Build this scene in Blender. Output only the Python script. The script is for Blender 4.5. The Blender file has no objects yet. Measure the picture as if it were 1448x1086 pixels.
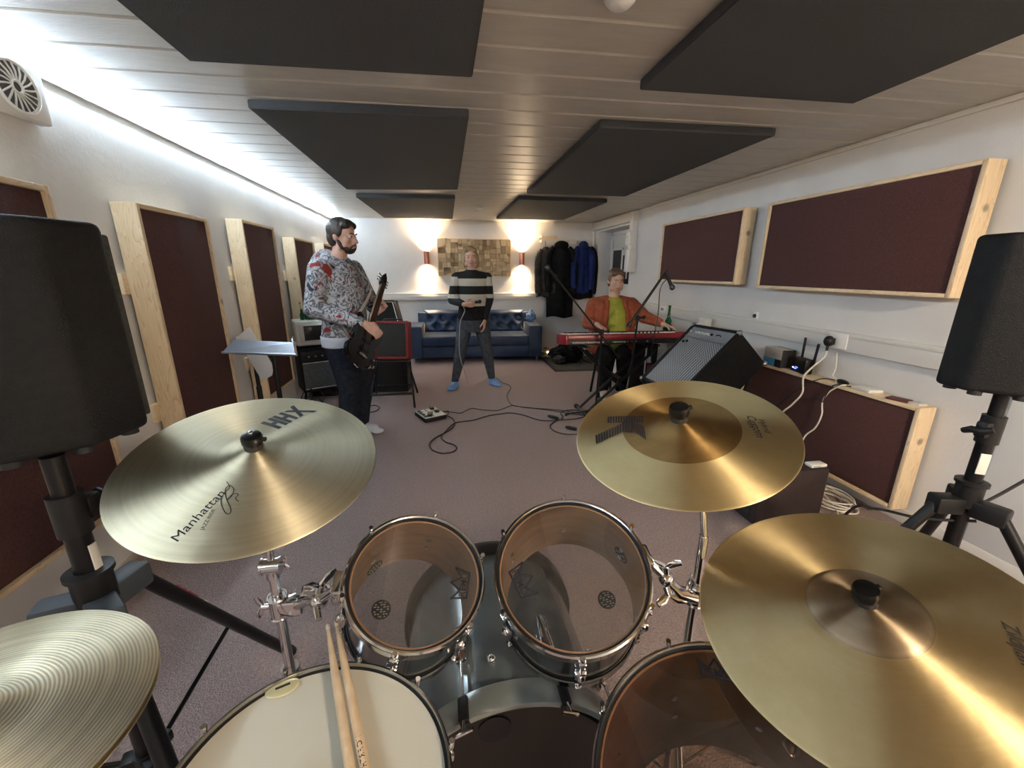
import bpy, bmesh, math, random
from mathutils import Vector, Matrix, noise
random.seed(7)
SC = bpy.context.scene
COL = SC.collection
V = Vector
PI = math.pi; Z = Vector((0, 0, 1))
R = math.radians
# ------------------------------------------------------------------ camera model (1448x1086)
F = 573.0; CX, CY = 724, 543; H = 1.4
PITCH = math.atan(159.3 / F); YAW = R(9.92); ROLL = 0.0065
_f = V((math.sin(YAW) * math.cos(PITCH), math.cos(YAW) * math.cos(PITCH), -math.sin(PITCH)))
_r = V((math.cos(YAW), -math.sin(YAW), 0)); _u = _r.cross(_f)
RR = math.cos(ROLL) * _r + math.sin(ROLL) * _u
RU = math.cos(ROLL) * _u - math.sin(ROLL) * _r
def ray(px, py): return RR * ((px - CX) / F) + RU * ((CY - py) / F) + _f
def at(px, py, axis, v):
    d = ray(px, py); o = V((0, 0, H)); t = (v - o[axis]) / d[axis]
    return o + d * t
def aty(px, py, y): return at(px, py, 1, y)
def flo(px, py, z=0.0): return at(px, py, 2, z)
cd = bpy.data.cameras.new('camera'); cam = bpy.data.objects.new('camera', cd); COL.objects.link(cam)
cd.sensor_width = 36; cd.sensor_fit = 'HORIZONTAL'; cd.lens = F / 1448 * 36; cd.clip_start = .02
m3 = Matrix((RR, RU, -_f)).transposed()
cam.matrix_world = Matrix.Translation((0, 0, H)) @ m3.to_4x4()
SC.camera = cam

# ------------------------------------------------------------------ materials
def mat(name, col, rough=.6, metal=0., **k):
    m = bpy.data.materials.new(name); m.use_nodes = True
    b = m.node_tree.nodes['Principled BSDF']
    b.inputs['Base Color'].default_value = (*col, 1); b.inputs['Roughness'].default_value = rough
    b.inputs['Metallic'].default_value = metal
    for a, v in k.items(): b.inputs[a.replace('_', ' ')].default_value = v
    return m
def N(m, t, **k):
    n = m.node_tree.nodes.new(t)
    for a, v in k.items():
        if hasattr(n, a): setattr(n, a, v)
        else: n.inputs[a.replace('_', ' ')].default_value = v
    return n
def L(m, a, b): m.node_tree.links.new(a, b)
def BS(m): return m.node_tree.nodes['Principled BSDF']
def coords(m, scale=(1, 1, 1), kind='Object'):
    t = N(m, 'ShaderNodeTexCoord'); mp = N(m, 'ShaderNodeMapping'); mp.inputs['Scale'].default_value = scale
    L(m, t.outputs[kind], mp.inputs['Vector']); return mp.outputs['Vector']
def ramp(m, fac, stops):
    r = N(m, 'ShaderNodeValToRGB'); e = r.color_ramp.elements
    while len(e) < len(stops): e.new(.5)
    for i, (p, c) in enumerate(stops): e[i].position = p; e[i].color = (*c, 1)
    L(m, fac, r.inputs['Fac']); return r.outputs['Color']
def bump(m, h, s=.3, d=.01):
    b = N(m, 'ShaderNodeBump'); b.inputs['Strength'].default_value = s; b.inputs['Distance'].default_value = d
    L(m, h, b.inputs['Height']); L(m, b.outputs['Normal'], BS(m).inputs['Normal'])
def noisy(name, c1, c2, scale, rough=.6, bs=0., bscale=None, lo=.35, hi=.65, sc3=(1, 1, 1), metal=0., bd=.01, detail=4):
    m = mat(name, c1, rough, metal); v = coords(m, sc3)
    n = N(m, 'ShaderNodeTexNoise', Scale=scale, Detail=detail); L(m, v, n.inputs['Vector'])
    L(m, ramp(m, n.outputs['Fac'], [(lo, c1), (hi, c2)]), BS(m).inputs['Base Color'])
    if bs:
        n2 = N(m, 'ShaderNodeTexNoise', Scale=bscale or scale * 4, Detail=3); L(m, v, n2.inputs['Vector'])
        bump(m, n2.outputs['Fac'], bs, bd)
    return m
M = {}
M['wall'] = noisy('wall paint', (.70, .685, .665), (.75, .735, .715), 3, .75, .16, 60, bd=.006)
M['trunk'] = mat('white pvc', (.72, .70, .66), .4)
M['white'] = mat('white plastic', (.8, .79, .76), .35)
M['ceil'] = noisy('painted boards', (.50, .465, .41), (.55, .515, .455), 5, .32, .1, 25, sc3=(1, 5, 1))
M['carpet'] = noisy('carpet', (.33, .243, .230), (.46, .352, .328), 90, .95, .9, 160, lo=.3, hi=.7, bd=.02)
M['skirt'] = mat('skirting paint', (.45, .36, .28), .5)
M['maroon'] = noisy('maroon felt', (.066, .024, .022), (.09, .034, .031), 120, .95, .5, 260)
M['charcoal'] = noisy('charcoal fabric', (.046, .048, .051), (.060, .062, .066), 150, .9, .4, 300)
def pine(name, sc3):
    m = mat(name, (.7, .5, .3), .5); v = coords(m, sc3)
    n = N(m, 'ShaderNodeTexNoise', Scale=1.6, Detail=3, Distortion=.6); L(m, v, n.inputs['Vector'])
    mul = N(m, 'ShaderNodeMath', operation='MULTIPLY'); mul.inputs[1].default_value = 14; L(m, n.outputs['Fac'], mul.inputs[0])
    fr = N(m, 'ShaderNodeMath', operation='FRACT'); L(m, mul.outputs[0], fr.inputs[0])
    c = ramp(m, fr.outputs[0], [(0, (.80, .645, .44)), (.75, (.74, .575, .37)), (1, (.62, .43, .25))])
    v2 = coords(m, (1, 1, 1)); vo = N(m, 'ShaderNodeTexVoronoi', Scale=4.2); L(m, v2, vo.inputs['Vector'])
    k = ramp(m, vo.outputs['Distance'], [(.055, (.25, .25, .25)), (.11, (1, 1, 1))])
    mx = N(m, 'ShaderNodeMix', data_type='RGBA', blend_type='MULTIPLY'); mx.inputs['Factor'].default_value = .8
    L(m, c, mx.inputs[6]); L(m, k, mx.inputs[7]); L(m, mx.outputs[2], BS(m).inputs['Base Color'])
    return m
M['pine_v'] = pine('pine upright', (9, 9, .9)); M['pine_h'] = pine('pine lying', (9, .9, 9))
M['black'] = mat('black plastic', (.011, .011, .012), .42, Specular_IOR_Level=.3)
M['nut'] = mat('black nylon', (.004, .004, .0045), .3, Specular_IOR_Level=.3)
M['tolex'] = noisy('black vinyl', (.007, .007, .0075), (.012, .012, .0125), 60, .6, .5, 240)
BS(M['tolex']).inputs['Specular IOR Level'].default_value = .2
M['speaker'] = noisy('speaker cabinet', (.007, .007, .0075), (.010, .010, .0105), 60, .62, .35, 320)
M['blackmetal'] = mat('black metal', (.015, .015, .016), .35, .6)
M['hub'] = mat('slate nylon', (.045, .052, .062), .5)
M['rubber'] = mat('rubber', (.01, .01, .01), .7)
M['chrome'] = mat('chrome', (.78, .78, .80), .09, 1.)
M['steel'] = mat('brushed steel', (.5, .5, .52), .3, 1.)
M['snarehoop'] = mat('steel hoop', (.42, .41, .40), .2, 1.)
M['darksteel'] = mat('dark mesh', (.08, .08, .085), .4, .8)
M['hoop'] = mat('chromed hoop', (.66, .65, .64), .13, 1.)
M['shell'] = noisy('smoky lacquer', (.028, .034, .036), (.045, .052, .054), 6, .16, Coat=0) if False else mat('smoky lacquer', (.03, .036, .038), .15)
M['silver'] = noisy('silver lacquer', (.20, .235, .25), (.26, .295, .305), 5, .2, metal=.55)
M['hoopwood'] = noisy('silver hoop lacquer', (.26, .29, .28), (.31, .335, .32), 6, .22, metal=.35)
M['innerwood'] = noisy('birch ply inside', (.20, .115, .066), (.27, .165, .098), 4, .4, sc3=(2, 2, 14))
M['darkwood'] = noisy('dark ply inside', (.085, .036, .018), (.125, .055, .029), 4, .4, sc3=(2, 2, 14))
M['edge'] = mat('bearing edge', (.44, .25, .14), .35)
M['blackhead'] = noisy('black drum head', (.007, .005, .005), (.010, .008, .008), 8, .35)
M['skin'] = noisy('skin', (.56, .33, .25), (.62, .38, .29), 9, .5, Subsurface=0) if False else noisy('skin', (.56, .33, .25), (.62, .38, .29), 9, .5)
M['ink'] = mat('black ink', (.01, .01, .012), .6)
M['cable'] = mat('black cable', (.012, .012, .013), .5)
M['wcable'] = mat('white cable', (.72, .68, .6), .5)
M['gcable'] = mat('grey cable', (.35, .34, .33), .5)
M['navy'] = noisy('navy trousers', (.012, .015, .024), (.022, .026, .038), 30, .85, .3, 200)
M['jeans'] = noisy('dark jeans', (.028, .034, .045), (.05, .06, .075), 25, .85, .3, 220)
M['blackcloth'] = noisy('black cloth', (.008, .008, .009), (.014, .014, .015), 30, .9, .3, 200)
M['tee'] = noisy('lime jersey', (.34, .36, .045), (.40, .42, .06), 14, .85, .4, 40, bd=.02)
M['orange'] = noisy('rust knit', (.27, .062, .024), (.34, .085, .034), 30, .9, .5, 120)
M['bluesock'] = mat('blue sock', (.16, .30, .58), .9)
M['whitesock'] = mat('white sock', (.62, .66, .74), .9)
M['shoe'] = mat('white trainer', (.62, .58, .52), .6)
M['sofa'] = noisy('blue velvet', (.012, .032, .105), (.02, .05, .15), 6, .62, .25, 30, Sheen=0) if False else noisy('blue velvet', (.004, .019, .056), (.007, .030, .085), 6, .55, .25, 30)
BS(M['sofa']).inputs['Sheen Weight'].default_value = .15
M['red'] = noisy('red lacquer', (.21, .007, .013), (.24, .009, .016), 5, .3)
M['redtolex'] = noisy('red vinyl', (.17, .008, .011), (.21, .010, .014), 60, .5, .4, 240)
M['copper'] = mat('copper lamp', (.5, .22, .15), .3, .9)
M['green'] = mat('green glass', (.03, .16, .07), .1, Transmission_Weight=.5)
M['leaf'] = mat('green shoot', (.12, .32, .09), .5)
M['cream'] = mat('cream plastic', (.66, .64, .56), .4)
M['darkglass'] = mat('dark screen', (.025, .02, .018), .12)
M['jug'] = mat('frosted plastic', (.75, .76, .72), .35, Transmission_Weight=.25)
M['hair_d'] = noisy('dark hair', (.02, .013, .009), (.05, .03, .02), 40, .5, .6, 90, sc3=(1, 1, .2))
M['hair_b'] = noisy('fair hair', (.26, .17, .085), (.40, .28, .15), 40, .5, .6, 90, sc3=(1, 1, .2))
M['hair_m'] = noisy('brown hair', (.08, .045, .025), (.14, .085, .05), 40, .5, .6, 90, sc3=(1, 1, .2))
M['eye'] = mat('eye white', (.75, .73, .7), .2); M['iris'] = mat('iris', (.05, .035, .025), .2)
M['lips'] = mat('lips', (.42, .17, .14), .45)
M['stickwood'] = noisy('hickory', (.58, .40, .235), (.70, .52, .33), 22, .5, .35, 70, sc3=(1, .25, 1))
M['tip'] = mat('pale stick tip', (.72, .60, .45), .5)
M['mat'] = noisy('entrance mat', (.05, .045, .035), (.09, .08, .065), 60, .95, .6, 200)
M['coat'] = noisy('black coat', (.005, .005, .0055), (.010, .0095, .010), 10, .8, .5, 25, bd=.03)
M['coat2'] = noisy('grey black jacket', (.02, .018, .016), (.05, .045, .042), 12, .6, .5, 25, bd=.03)
M['coatb'] = noisy('blue anorak', (.008, .016, .085), (.013, .026, .125), 10, .6, .5, 25, bd=.03)
M['plasticblue'] = mat('blue film bag', (.12, .20, .36), .25)
M['leather'] = mat('red leather', (.10, .02, .015), .5)
M['boxgrey'] = mat('grey carton', (.42, .41, .38), .6); M['boxblue'] = mat('blue carton print', (.03, .20, .36), .5)
M['gel'] = mat('gel pad', (.62, .58, .36), .2, Transmission_Weight=.2)
M['guitar'] = mat('black guitar lacquer', (.006, .006, .007), .2)
M['maple'] = noisy('maple neck', (.40, .25, .12), (.46, .30, .15), 10, .4)
M['rosewood'] = mat('rosewood board', (.06, .03, .02), .5)
M['strapw'] = mat('white webbing', (.7, .69, .66), .8)
M['paper'] = mat('white label', (.72, .70, .64), .6)
M['brown'] = mat('light maple strip', (.5, .38, .22), .5)
def emis(name, col, s):
    m = mat(name, (.8, .8, .8)); b = BS(m); b.inputs['Emission Color'].default_value = (*col, 1); b.inputs['Emission Strength'].default_value = s; return m
M['led'] = emis('cool led strip', (.66, .83, 1.), 102)
M['led2'] = emis('dimmer cool led strip', (.62, .80, 1.), 14)
M['bulb'] = emis('warm bulb', (1., .74, .46), 90)
M['spotbulb'] = emis('room bulb', (1., .84, .66), 25)
M['blueled'] = emis('blue status light', (.05, .1, 1.), 4)
M['whiteled'] = emis('white status light', (.9, .95, 1.), 8)
BS(M['speaker']).inputs['Specular IOR Level'].default_value = .25
for k_ in ('coat', 'coat2', 'coatb', 'blackcloth', 'navy'): BS(M[k_]).inputs['Specular IOR Level'].default_value = .15
def cymbal_mat(name, c1, c2, rough, freq, rs, aniso, inner=None, smud=.5, ringcol=.0, sine=0):
    m = mat(name, c1, rough, 1.); b = BS(m)
    t = N(m, 'ShaderNodeTexCoord'); s = N(m, 'ShaderNodeSeparateXYZ'); L(m, t.outputs['Object'], s.inputs[0])
    cb = N(m, 'ShaderNodeCombineXYZ'); L(m, s.outputs[0], cb.inputs[0]); L(m, s.outputs[1], cb.inputs[1])
    ln = N(m, 'ShaderNodeVectorMath', operation='LENGTH'); L(m, cb.outputs[0], ln.inputs[0]); r = ln.outputs['Value']
    n = N(m, 'ShaderNodeTexNoise', Scale=9, Detail=6, Roughness=.65); L(m, t.outputs['Object'], n.inputs['Vector'])
    col = ramp(m, n.outputs['Fac'], [(.3, c1), (.7, c2)])
    n1 = N(m, 'ShaderNodeTexNoise', noise_dimensions='1D', Scale=freq, Detail=2); L(m, r, n1.inputs['W'])
    if sine:
        sm = N(m, 'ShaderNodeMath', operation='MULTIPLY'); L(m, r, sm.inputs[0]); sm.inputs[1].default_value = sine
        sn = N(m, 'ShaderNodeMath', operation='SINE'); L(m, sm.outputs[0], sn.inputs[0]); sa_ = N(m, 'ShaderNodeMath', operation='MULTIPLY_ADD'); L(m, sn.outputs[0], sa_.inputs[0]); sa_.inputs[1].default_value = .22; L(m, n1.outputs['Fac'], sa_.inputs[2]); ring = sa_.outputs[0]
    else: ring = n1.outputs['Fac']
    if ringcol:
        mx = N(m, 'ShaderNodeMix', data_type='RGBA', blend_type='MULTIPLY'); mx.inputs['Factor'].default_value = ringcol
        L(m, col, mx.inputs[6]); L(m, ramp(m, ring, [(.33, (.35, .33, .3)), (.6, (1, 1, 1))]), mx.inputs[7]); col = mx.outputs[2]
    if inner:
        gt = N(m, 'ShaderNodeMath', operation='LESS_THAN'); L(m, r, gt.inputs[0]); gt.inputs[1].default_value = inner[0]
        mx = N(m, 'ShaderNodeMix', data_type='RGBA'); L(m, gt.outputs[0], mx.inputs['Factor']); L(m, col, mx.inputs[6])
        nn = N(m, 'ShaderNodeTexNoise', Scale=16, Detail=4, Distortion=1.2); L(m, t.outputs['Object'], nn.inputs['Vector'])
        L(m, ramp(m, nn.outputs['Fac'], [(.35, inner[1]), (.65, inner[2])]), mx.inputs[7]); col = mx.outputs[2]
    L(m, col, b.inputs['Base Color'])
    rr = N(m, 'ShaderNodeMapRange'); rr.inputs['To Min'].default_value = rough - .06; rr.inputs['To Max'].default_value = rough + .1
    L(m, n.outputs['Fac'], rr.inputs['Value']); L(m, rr.outputs[0], b.inputs['Roughness'])
    tg = N(m, 'ShaderNodeTangent', direction_type='RADIAL', axis='Z'); L(m, tg.outputs[0], b.inputs['Tangent'])
    b.inputs['Anisotropic'].default_value = aniso; b.inputs['Anisotropic Rotation'].default_value = .25
    nb = N(m, 'ShaderNodeTexNoise', Scale=28, Detail=2); L(m, t.outputs['Object'], nb.inputs['Vector'])
    ad = N(m, 'ShaderNodeMath', operation='MULTIPLY_ADD'); L(m, ring, ad.inputs[0]); ad.inputs[1].default_value = rs; L(m, nb.outputs['Fac'], ad.inputs[2])
    bump(m, ad.outputs[0], .15, .004)
    return m
M['hhx'] = cymbal_mat('lathed bronze', (.82, .73, .50), (.90, .83, .62), .46, 130, .35, .92, ringcol=.10)
M['kcym'] = cymbal_mat('brushed bronze', (.74, .58, .29), (.84, .69, .38), .45, 160, .2, .92, inner=(.108, (.36, .225, .085), (.46, .30, .12)))
M['ride'] = cymbal_mat('dark traditional bronze', (.60, .46, .23), (.72, .57, .32), .45, 140, .25, .94, inner=(.082, (.34, .255, .165), (.42, .33, .22)))
M['hat'] = cymbal_mat('grooved bronze', (.78, .67, .46), (.88, .78, .57), .44, 60, 2.2, .85, ringcol=.45, sine=1500)
def clear_head(name, haze, tint):
    m = bpy.data.materials.new(name); m.use_nodes = True; nt = m.node_tree; nt.nodes.clear()
    o = nt.nodes.new('ShaderNodeOutputMaterial'); t = nt.nodes.new('ShaderNodeBsdfTransparent'); t.inputs[0].default_value = (*tint, 1)
    g = nt.nodes.new('ShaderNodeBsdfGlossy'); g.inputs['Roughness'].default_value = .03
    d = nt.nodes.new('ShaderNodeBsdfDiffuse'); d.inputs[0].default_value = (.6, .58, .55, 1)
    f = nt.nodes.new('ShaderNodeFresnel'); f.inputs[0].default_value = 1.75
    n = nt.nodes.new('ShaderNodeTexNoise'); n.inputs['Scale'].default_value = 14; n.inputs['Detail'].default_value = 5
    mr = nt.nodes.new('ShaderNodeMapRange'); mr.inputs['From Min'].default_value = .4; mr.inputs['From Max'].default_value = .75; mr.inputs['To Min'].default_value = haze * .5; mr.inputs['To Max'].default_value = haze * 2.2
    a = nt.nodes.new('ShaderNodeMixShader'); b = nt.nodes.new('ShaderNodeMixShader'); l = nt.links.new
    l(n.outputs['Fac'], mr.inputs['Value']); l(mr.outputs[0], a.inputs[0]); l(t.outputs[0], a.inputs[1]); l(d.outputs[0], a.inputs[2])
    l(f.outputs[0], b.inputs[0]); l(a.outputs[0], b.inputs[1]); l(g.outputs[0], b.inputs[2]); l(b.outputs[0], o.inputs[0])
    return m
M['clear'] = clear_head('clear film head', .025, (.84, .82, .80)); M['clear2'] = clear_head('smoky film head', .012, (.66, .58, .52))
m = M['coated'] = mat('coated head', (.62, .58, .48), .6)
v = coords(m); gn = N(m, 'ShaderNodeTexNoise', Scale=5, Detail=5); L(m, v, gn.inputs['Vector'])
vl = N(m, 'ShaderNodeVectorMath', operation='DISTANCE'); L(m, v, vl.inputs[0]); vl.inputs[1].default_value = (.02, -.06, 0)
ad = N(m, 'ShaderNodeMath', operation='MULTIPLY_ADD'); L(m, gn.outputs['Fac'], ad.inputs[0]); ad.inputs[1].default_value = .16; L(m, vl.outputs['Value'], ad.inputs[2])
L(m, ramp(m, ad.outputs[0], [(.10, (.40, .36, .25)), (.19, (.56, .53, .44))]), BS(m).inputs['Base Color'])
m = M['hoodie'] = mat('printed hoodie', (.6, .6, .6), .9); v = coords(m)
n1 = N(m, 'ShaderNodeTexNoise', Scale=13, Detail=6, Distortion=1.1); L(m, v, n1.inputs['Vector'])
n2 = N(m, 'ShaderNodeTexNoise', Scale=11, Detail=2, Distortion=.4); L(m, v, n2.inputs['Vector'])
c1 = ramp(m, n1.outputs['Fac'], [(.36, (.03, .03, .04)), (.43, (.30, .31, .34)), (.48, (.56, .57, .62)), (.535, (.06, .06, .07)), (.56, (.14, .14, .16)), (.62, (.50, .51, .55))])
k = ramp(m, n2.outputs['Fac'], [(.63, (0, 0, 0)), (.66, (1, 1, 1))])
mx = N(m, 'ShaderNodeMix', data_type='RGBA'); L(m, k, mx.inputs['Factor']); L(m, c1, mx.inputs[6]); mx.inputs[7].default_value = (.28, .035, .03, 1)
L(m, mx.outputs[2], BS(m).inputs['Base Color'])
def stripes(name, stops):
    m = mat(name, (.5, .5, .5), .9); t = N(m, 'ShaderNodeTexCoord'); s = N(m, 'ShaderNodeSeparateXYZ'); L(m, t.outputs['Object'], s.inputs[0])
    mr = N(m, 'ShaderNodeMapRange'); mr.inputs['From Min'].default_value = .9; mr.inputs['From Max'].default_value = 1.5; L(m, s.outputs[2], mr.inputs['Value'])
    r = N(m, 'ShaderNodeValToRGB'); r.color_ramp.interpolation = 'CONSTANT'; e = r.color_ramp.elements
    while len(e) < len(stops): e.new(.5)
    for i, (z, c) in enumerate(stops): e[i].position = max(0, (z - .9) / .6); e[i].color = (*c, 1)
    L(m, mr.outputs[0], r.inputs[0]); L(m, r.outputs[0], BS(m).inputs['Base Color'])
    n = N(m, 'ShaderNodeTexNoise', Scale=180); bump(m, n.outputs['Fac'], .3, .004); return m
_k = (.008, .008, .009); _c = (.50, .47, .40)
M['jumper'] = stripes('striped jumper', [(.9, _c), (1.14, _k), (1.235, _c), (1.315, _k)])
M['sleeve'] = stripes('striped sleeve', [(.9, _k), (1.095, _c), (1.14, _k), (1.235, _c), (1.335, _k)])
m = M['blocks'] = mat('wood end blocks', (.5, .35, .2), .6); g = N(m, 'ShaderNodeNewGeometry')
L(m, ramp(m, g.outputs['Random Per Island'], [(0, (.22, .14, .07)), (.3, (.40, .28, .15)), (.65, (.56, .42, .25)), (1, (.72, .58, .38))]), BS(m).inputs['Base Color'])
m = M['grille'] = mat('silver grille cloth', (.3, .3, .3), .6, .0); v = coords(m)
w = N(m, 'ShaderNodeTexChecker', Scale=75); L(m, v, w.inputs['Vector']); w.inputs['Color1'].default_value = (.42, .42, .42, 1); w.inputs['Color2'].default_value = (.09, .09, .095, 1)
L(m, w.outputs['Color'], BS(m).inputs['Base Color'])
M['greygrille'] = noisy('grey grille', (.05, .055, .06), (.11, .115, .12), 200, .6, .4, 260, sc3=(.2, .2, 1))
M['darkgrille'] = noisy('dark grille cloth', (.02, .022, .02), (.035, .036, .033), 150, .9)

# ------------------------------------------------------------------ mesh helpers
def frame(n, x=V((1, 0, 0))):
    n = V(n).normalized(); y = n.cross(x).normalized(); xx = y.cross(n).normalized()
    return Matrix((xx, y, n)).transposed()
def frame4(o, n, x=V((1, 0, 0))): return Matrix.Translation(o) @ frame(n, x).to_4x4()
WM = {}
class MB:
    def __init__(s): s.bm = bmesh.new()
    def _add(s, verts, faces):
        vs = [s.bm.verts.new(v) for v in verts]
        for f in faces:
            try: s.bm.faces.new([vs[i] for i in f])
            except ValueError: pass
        return vs
    def box(s, lo, hi, bev=0, T=None, seg=2):
        x0, y0, z0 = lo; x1, y1, z1 = hi
        b = bmesh.new(); bmesh.ops.create_cube(b, size=1)
        for v in b.verts: v.co = V(((x0 + x1) / 2 + v.co.x * (x1 - x0), (y0 + y1) / 2 + v.co.y * (y1 - y0), (z0 + z1) / 2 + v.co.z * (z1 - z0)))
        if bev: bmesh.ops.bevel(b, geom=b.edges[:], offset=bev, segments=seg, profile=.5, affect='EDGES')
        s._merge(b, T); return s
    def _merge(s, b, T=None):
        if T is not None: b.transform(T)
        me = bpy.data.meshes.new('tmp'); b.to_mesh(me); b.free(); s.bm.from_mesh(me); bpy.data.meshes.remove(me)
    def cbox(s, c, size, bev=0, T=None, seg=2):
        return s.box([c[i] - size[i] / 2 for i in range(3)], [c[i] + size[i] / 2 for i in range(3)], bev, T, seg)
    def cyl(s, p0, p1, r0, r1=None, n=16, cap=True):
        return s.tube([p0, p1], [r0, r0 if r1 is None else r1], n, cap)
    def tube(s, pts, rad, n=8, cap=True, flat=1., up=None):
        pts = [V(p) for p in pts]; k = len(pts); rad = rad if isinstance(rad, (list, tuple)) else [rad] * k
        rings = []; ref = None
        for i, p in enumerate(pts):
            d = (pts[min(i + 1, k - 1)] - pts[max(i - 1, 0)]).normalized()
            if ref is None:
                a = V(up) if up else (V((0, 0, 1)) if abs(d.z) < .9 else V((1, 0, 0)))
                ref = (a - d * a.dot(d)).normalized()
            else: ref = (ref - d * ref.dot(d)).normalized()
            q = d.cross(ref)
            rings.append([s.bm.verts.new(p + ref * math.cos(2 * PI * j / n) * rad[i] * flat + q * math.sin(2 * PI * j / n) * rad[i]) for j in range(n)])
        for i in range(k - 1):
            for j in range(n): s.bm.faces.new((rings[i][j], rings[i][(j + 1) % n], rings[i + 1][(j + 1) % n], rings[i + 1][j]))
        if cap:
            s.bm.faces.new(rings[0][::-1]); s.bm.faces.new(rings[-1])
        return s
    def lathe(s, prof, n=48, T=None, close=False):
        rings = []; T = T or Matrix.Identity(4)
        for r, z in prof:
            if r < 1e-6: rings.append([s.bm.verts.new(T @ V((0, 0, z)))])
            else: rings.append([s.bm.verts.new(T @ V((r * math.cos(2 * PI * j / n), r * math.sin(2 * PI * j / n), z))) for j in range(n)])
        pr = list(zip(rings, rings[1:]))
        if close: pr.append((rings[-1], rings[0]))
        for a, b in pr:
            for j in range(n):
                k = (j + 1) % n
                if len(a) == 1 and len(b) == 1: continue
                if len(a) == 1: s.bm.faces.new((a[0], b[k], b[j]))
                elif len(b) == 1: s.bm.faces.new((a[j], a[k], b[0]))
                else: s.bm.faces.new((a[j], a[k], b[k], b[j]))
        return s
    def ball(s, c, r, T=None, n=16):
        r = (r, r, r) if not isinstance(r, (tuple, list)) else r
        b = bmesh.new(); bmesh.ops.create_uvsphere(b, u_segments=n, v_segments=max(6, n // 2), radius=1)
        for v in b.verts: v.co = V((v.co.x * r[0], v.co.y * r[1], v.co.z * r[2]))
        X = Matrix.Translation(c) @ (T.to_4x4() if T is not None else Matrix.Identity(4))
        s._merge(b, X); return s
    def prism(s, poly, d0, d1, T=None):
        T = T or Matrix.Identity(4); n = len(poly)
        a = [s.bm.verts.new(T @ V((p[0], p[1], d0))) for p in poly]; b = [s.bm.verts.new(T @ V((p[0], p[1], d1))) for p in poly]
        s.bm.faces.new(a[::-1]); s.bm.faces.new(b)
        for i in range(n): s.bm.faces.new((a[i], a[(i + 1) % n], b[(i + 1) % n], b[i]))
        return s
    def poly(s, pts): s.bm.faces.new([s.bm.verts.new(p) for p in pts]); return s
    def torus(s, R0, r, T=None, n=64, k=12):
        return s.lathe([(R0 + r * math.cos(2 * PI * i / k), r * math.sin(2 * PI * i / k)) for i in range(k)], n, T, True)
    def build(s, name, m, parent=None, smooth=True, world=False, angle=40):
        bmesh.ops.recalc_face_normals(s.bm, faces=s.bm.faces[:])
        me = bpy.data.meshes.new(name)
        if world and parent is not None: s.bm.transform(WM[parent.name].inverted())
        for f in s.bm.faces: f.smooth = smooth
        if smooth:
            ca = math.cos(R(angle))
            for e in s.bm.edges:
                if len(e.link_faces) == 2 and e.link_faces[0].normal.dot(e.link_faces[1].normal) < ca: e.smooth = False
        s.bm.to_mesh(me); s.bm.free()
        o = bpy.data.objects.new(name, me); COL.objects.link(o); me.materials.append(m)
        if parent is not None: o.parent = parent; WM[o.name] = WM[parent.name]
        else: WM[o.name] = Matrix.Identity(4)
        return o
def tag(o, label, cat, group=None):
    o['label'] = label; o['category'] = cat
    if group: o['group'] = group
    return o
def thing(name, label, cat, T=None, group=None):
    o = bpy.data.objects.new(name, None); COL.objects.link(o); o.empty_display_size = .1
    if T is None: T = Matrix.Identity(4)
    if not isinstance(T, Matrix): T = Matrix.Translation(T)
    o.matrix_world = T; WM[o.name] = T
    return tag(o, label, cat, group)
def struct(o): o['kind'] = 'structure'; return o
def recenter(o):
    # move the origin of a top-level mesh to the base of its bounds
    me = o.data; xs = [v.co for v in me.vertices]
    c = V(((min(p.x for p in xs) + max(p.x for p in xs)) / 2, (min(p.y for p in xs) + max(p.y for p in xs)) / 2, min(p.z for p in xs)))
    me.transform(Matrix.Translation(-c)); o.location = o.location + c; WM[o.name] = Matrix.Translation(o.location); return o
def curve_pts(pts, per=8):
    pts = [V(p) for p in pts]; out = []
    for i in range(len(pts) - 1):
        p0 = pts[max(i - 1, 0)]; p1 = pts[i]; p2 = pts[i + 1]; p3 = pts[min(i + 2, len(pts) - 1)]
        for j in range(per):
            t = j / per
            out.append(.5 * ((2 * p1) + (p2 - p0) * t + (2 * p0 - 5 * p1 + 4 * p2 - p3) * t * t + (3 * p1 - p0 - 3 * p2 + p3) * t ** 3))
    out.append(pts[-1]); return out
def text_mesh(s, size, shear=0., ext=.0, align='CENTER', bold=0.):
    c = bpy.data.curves.new('t', 'FONT'); c.body = s; c.size = size; c.align_x = align; c.align_y = 'CENTER'; c.shear = shear; c.extrude = ext; c.offset = bold; c.resolution_u = 3
    o = bpy.data.objects.new('t', c); COL.objects.link(o); dg = bpy.context.evaluated_depsgraph_get()
    me = bpy.data.meshes.new_from_object(o.evaluated_get(dg)); bpy.data.objects.remove(o); return me
def text_obj(name, s, size, T, m, parent, shear=0., bold=0., ext=.0002):
    me = text_mesh(s, size, shear, ext, bold=bold); me.transform(T); me.materials.clear(); me.materials.append(m)
    o = bpy.data.objects.new(name, me); COL.objects.link(o); o.parent = parent; WM[o.name] = WM[parent.name]; return o
def rz(a): return Matrix.Rotation(a, 4, 'Z')
def rx(a): return Matrix.Rotation(a, 4, 'X')
def ry(a): return Matrix.Rotation(a, 4, 'Y')
def tr(*a): return Matrix.Translation(a)
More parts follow.
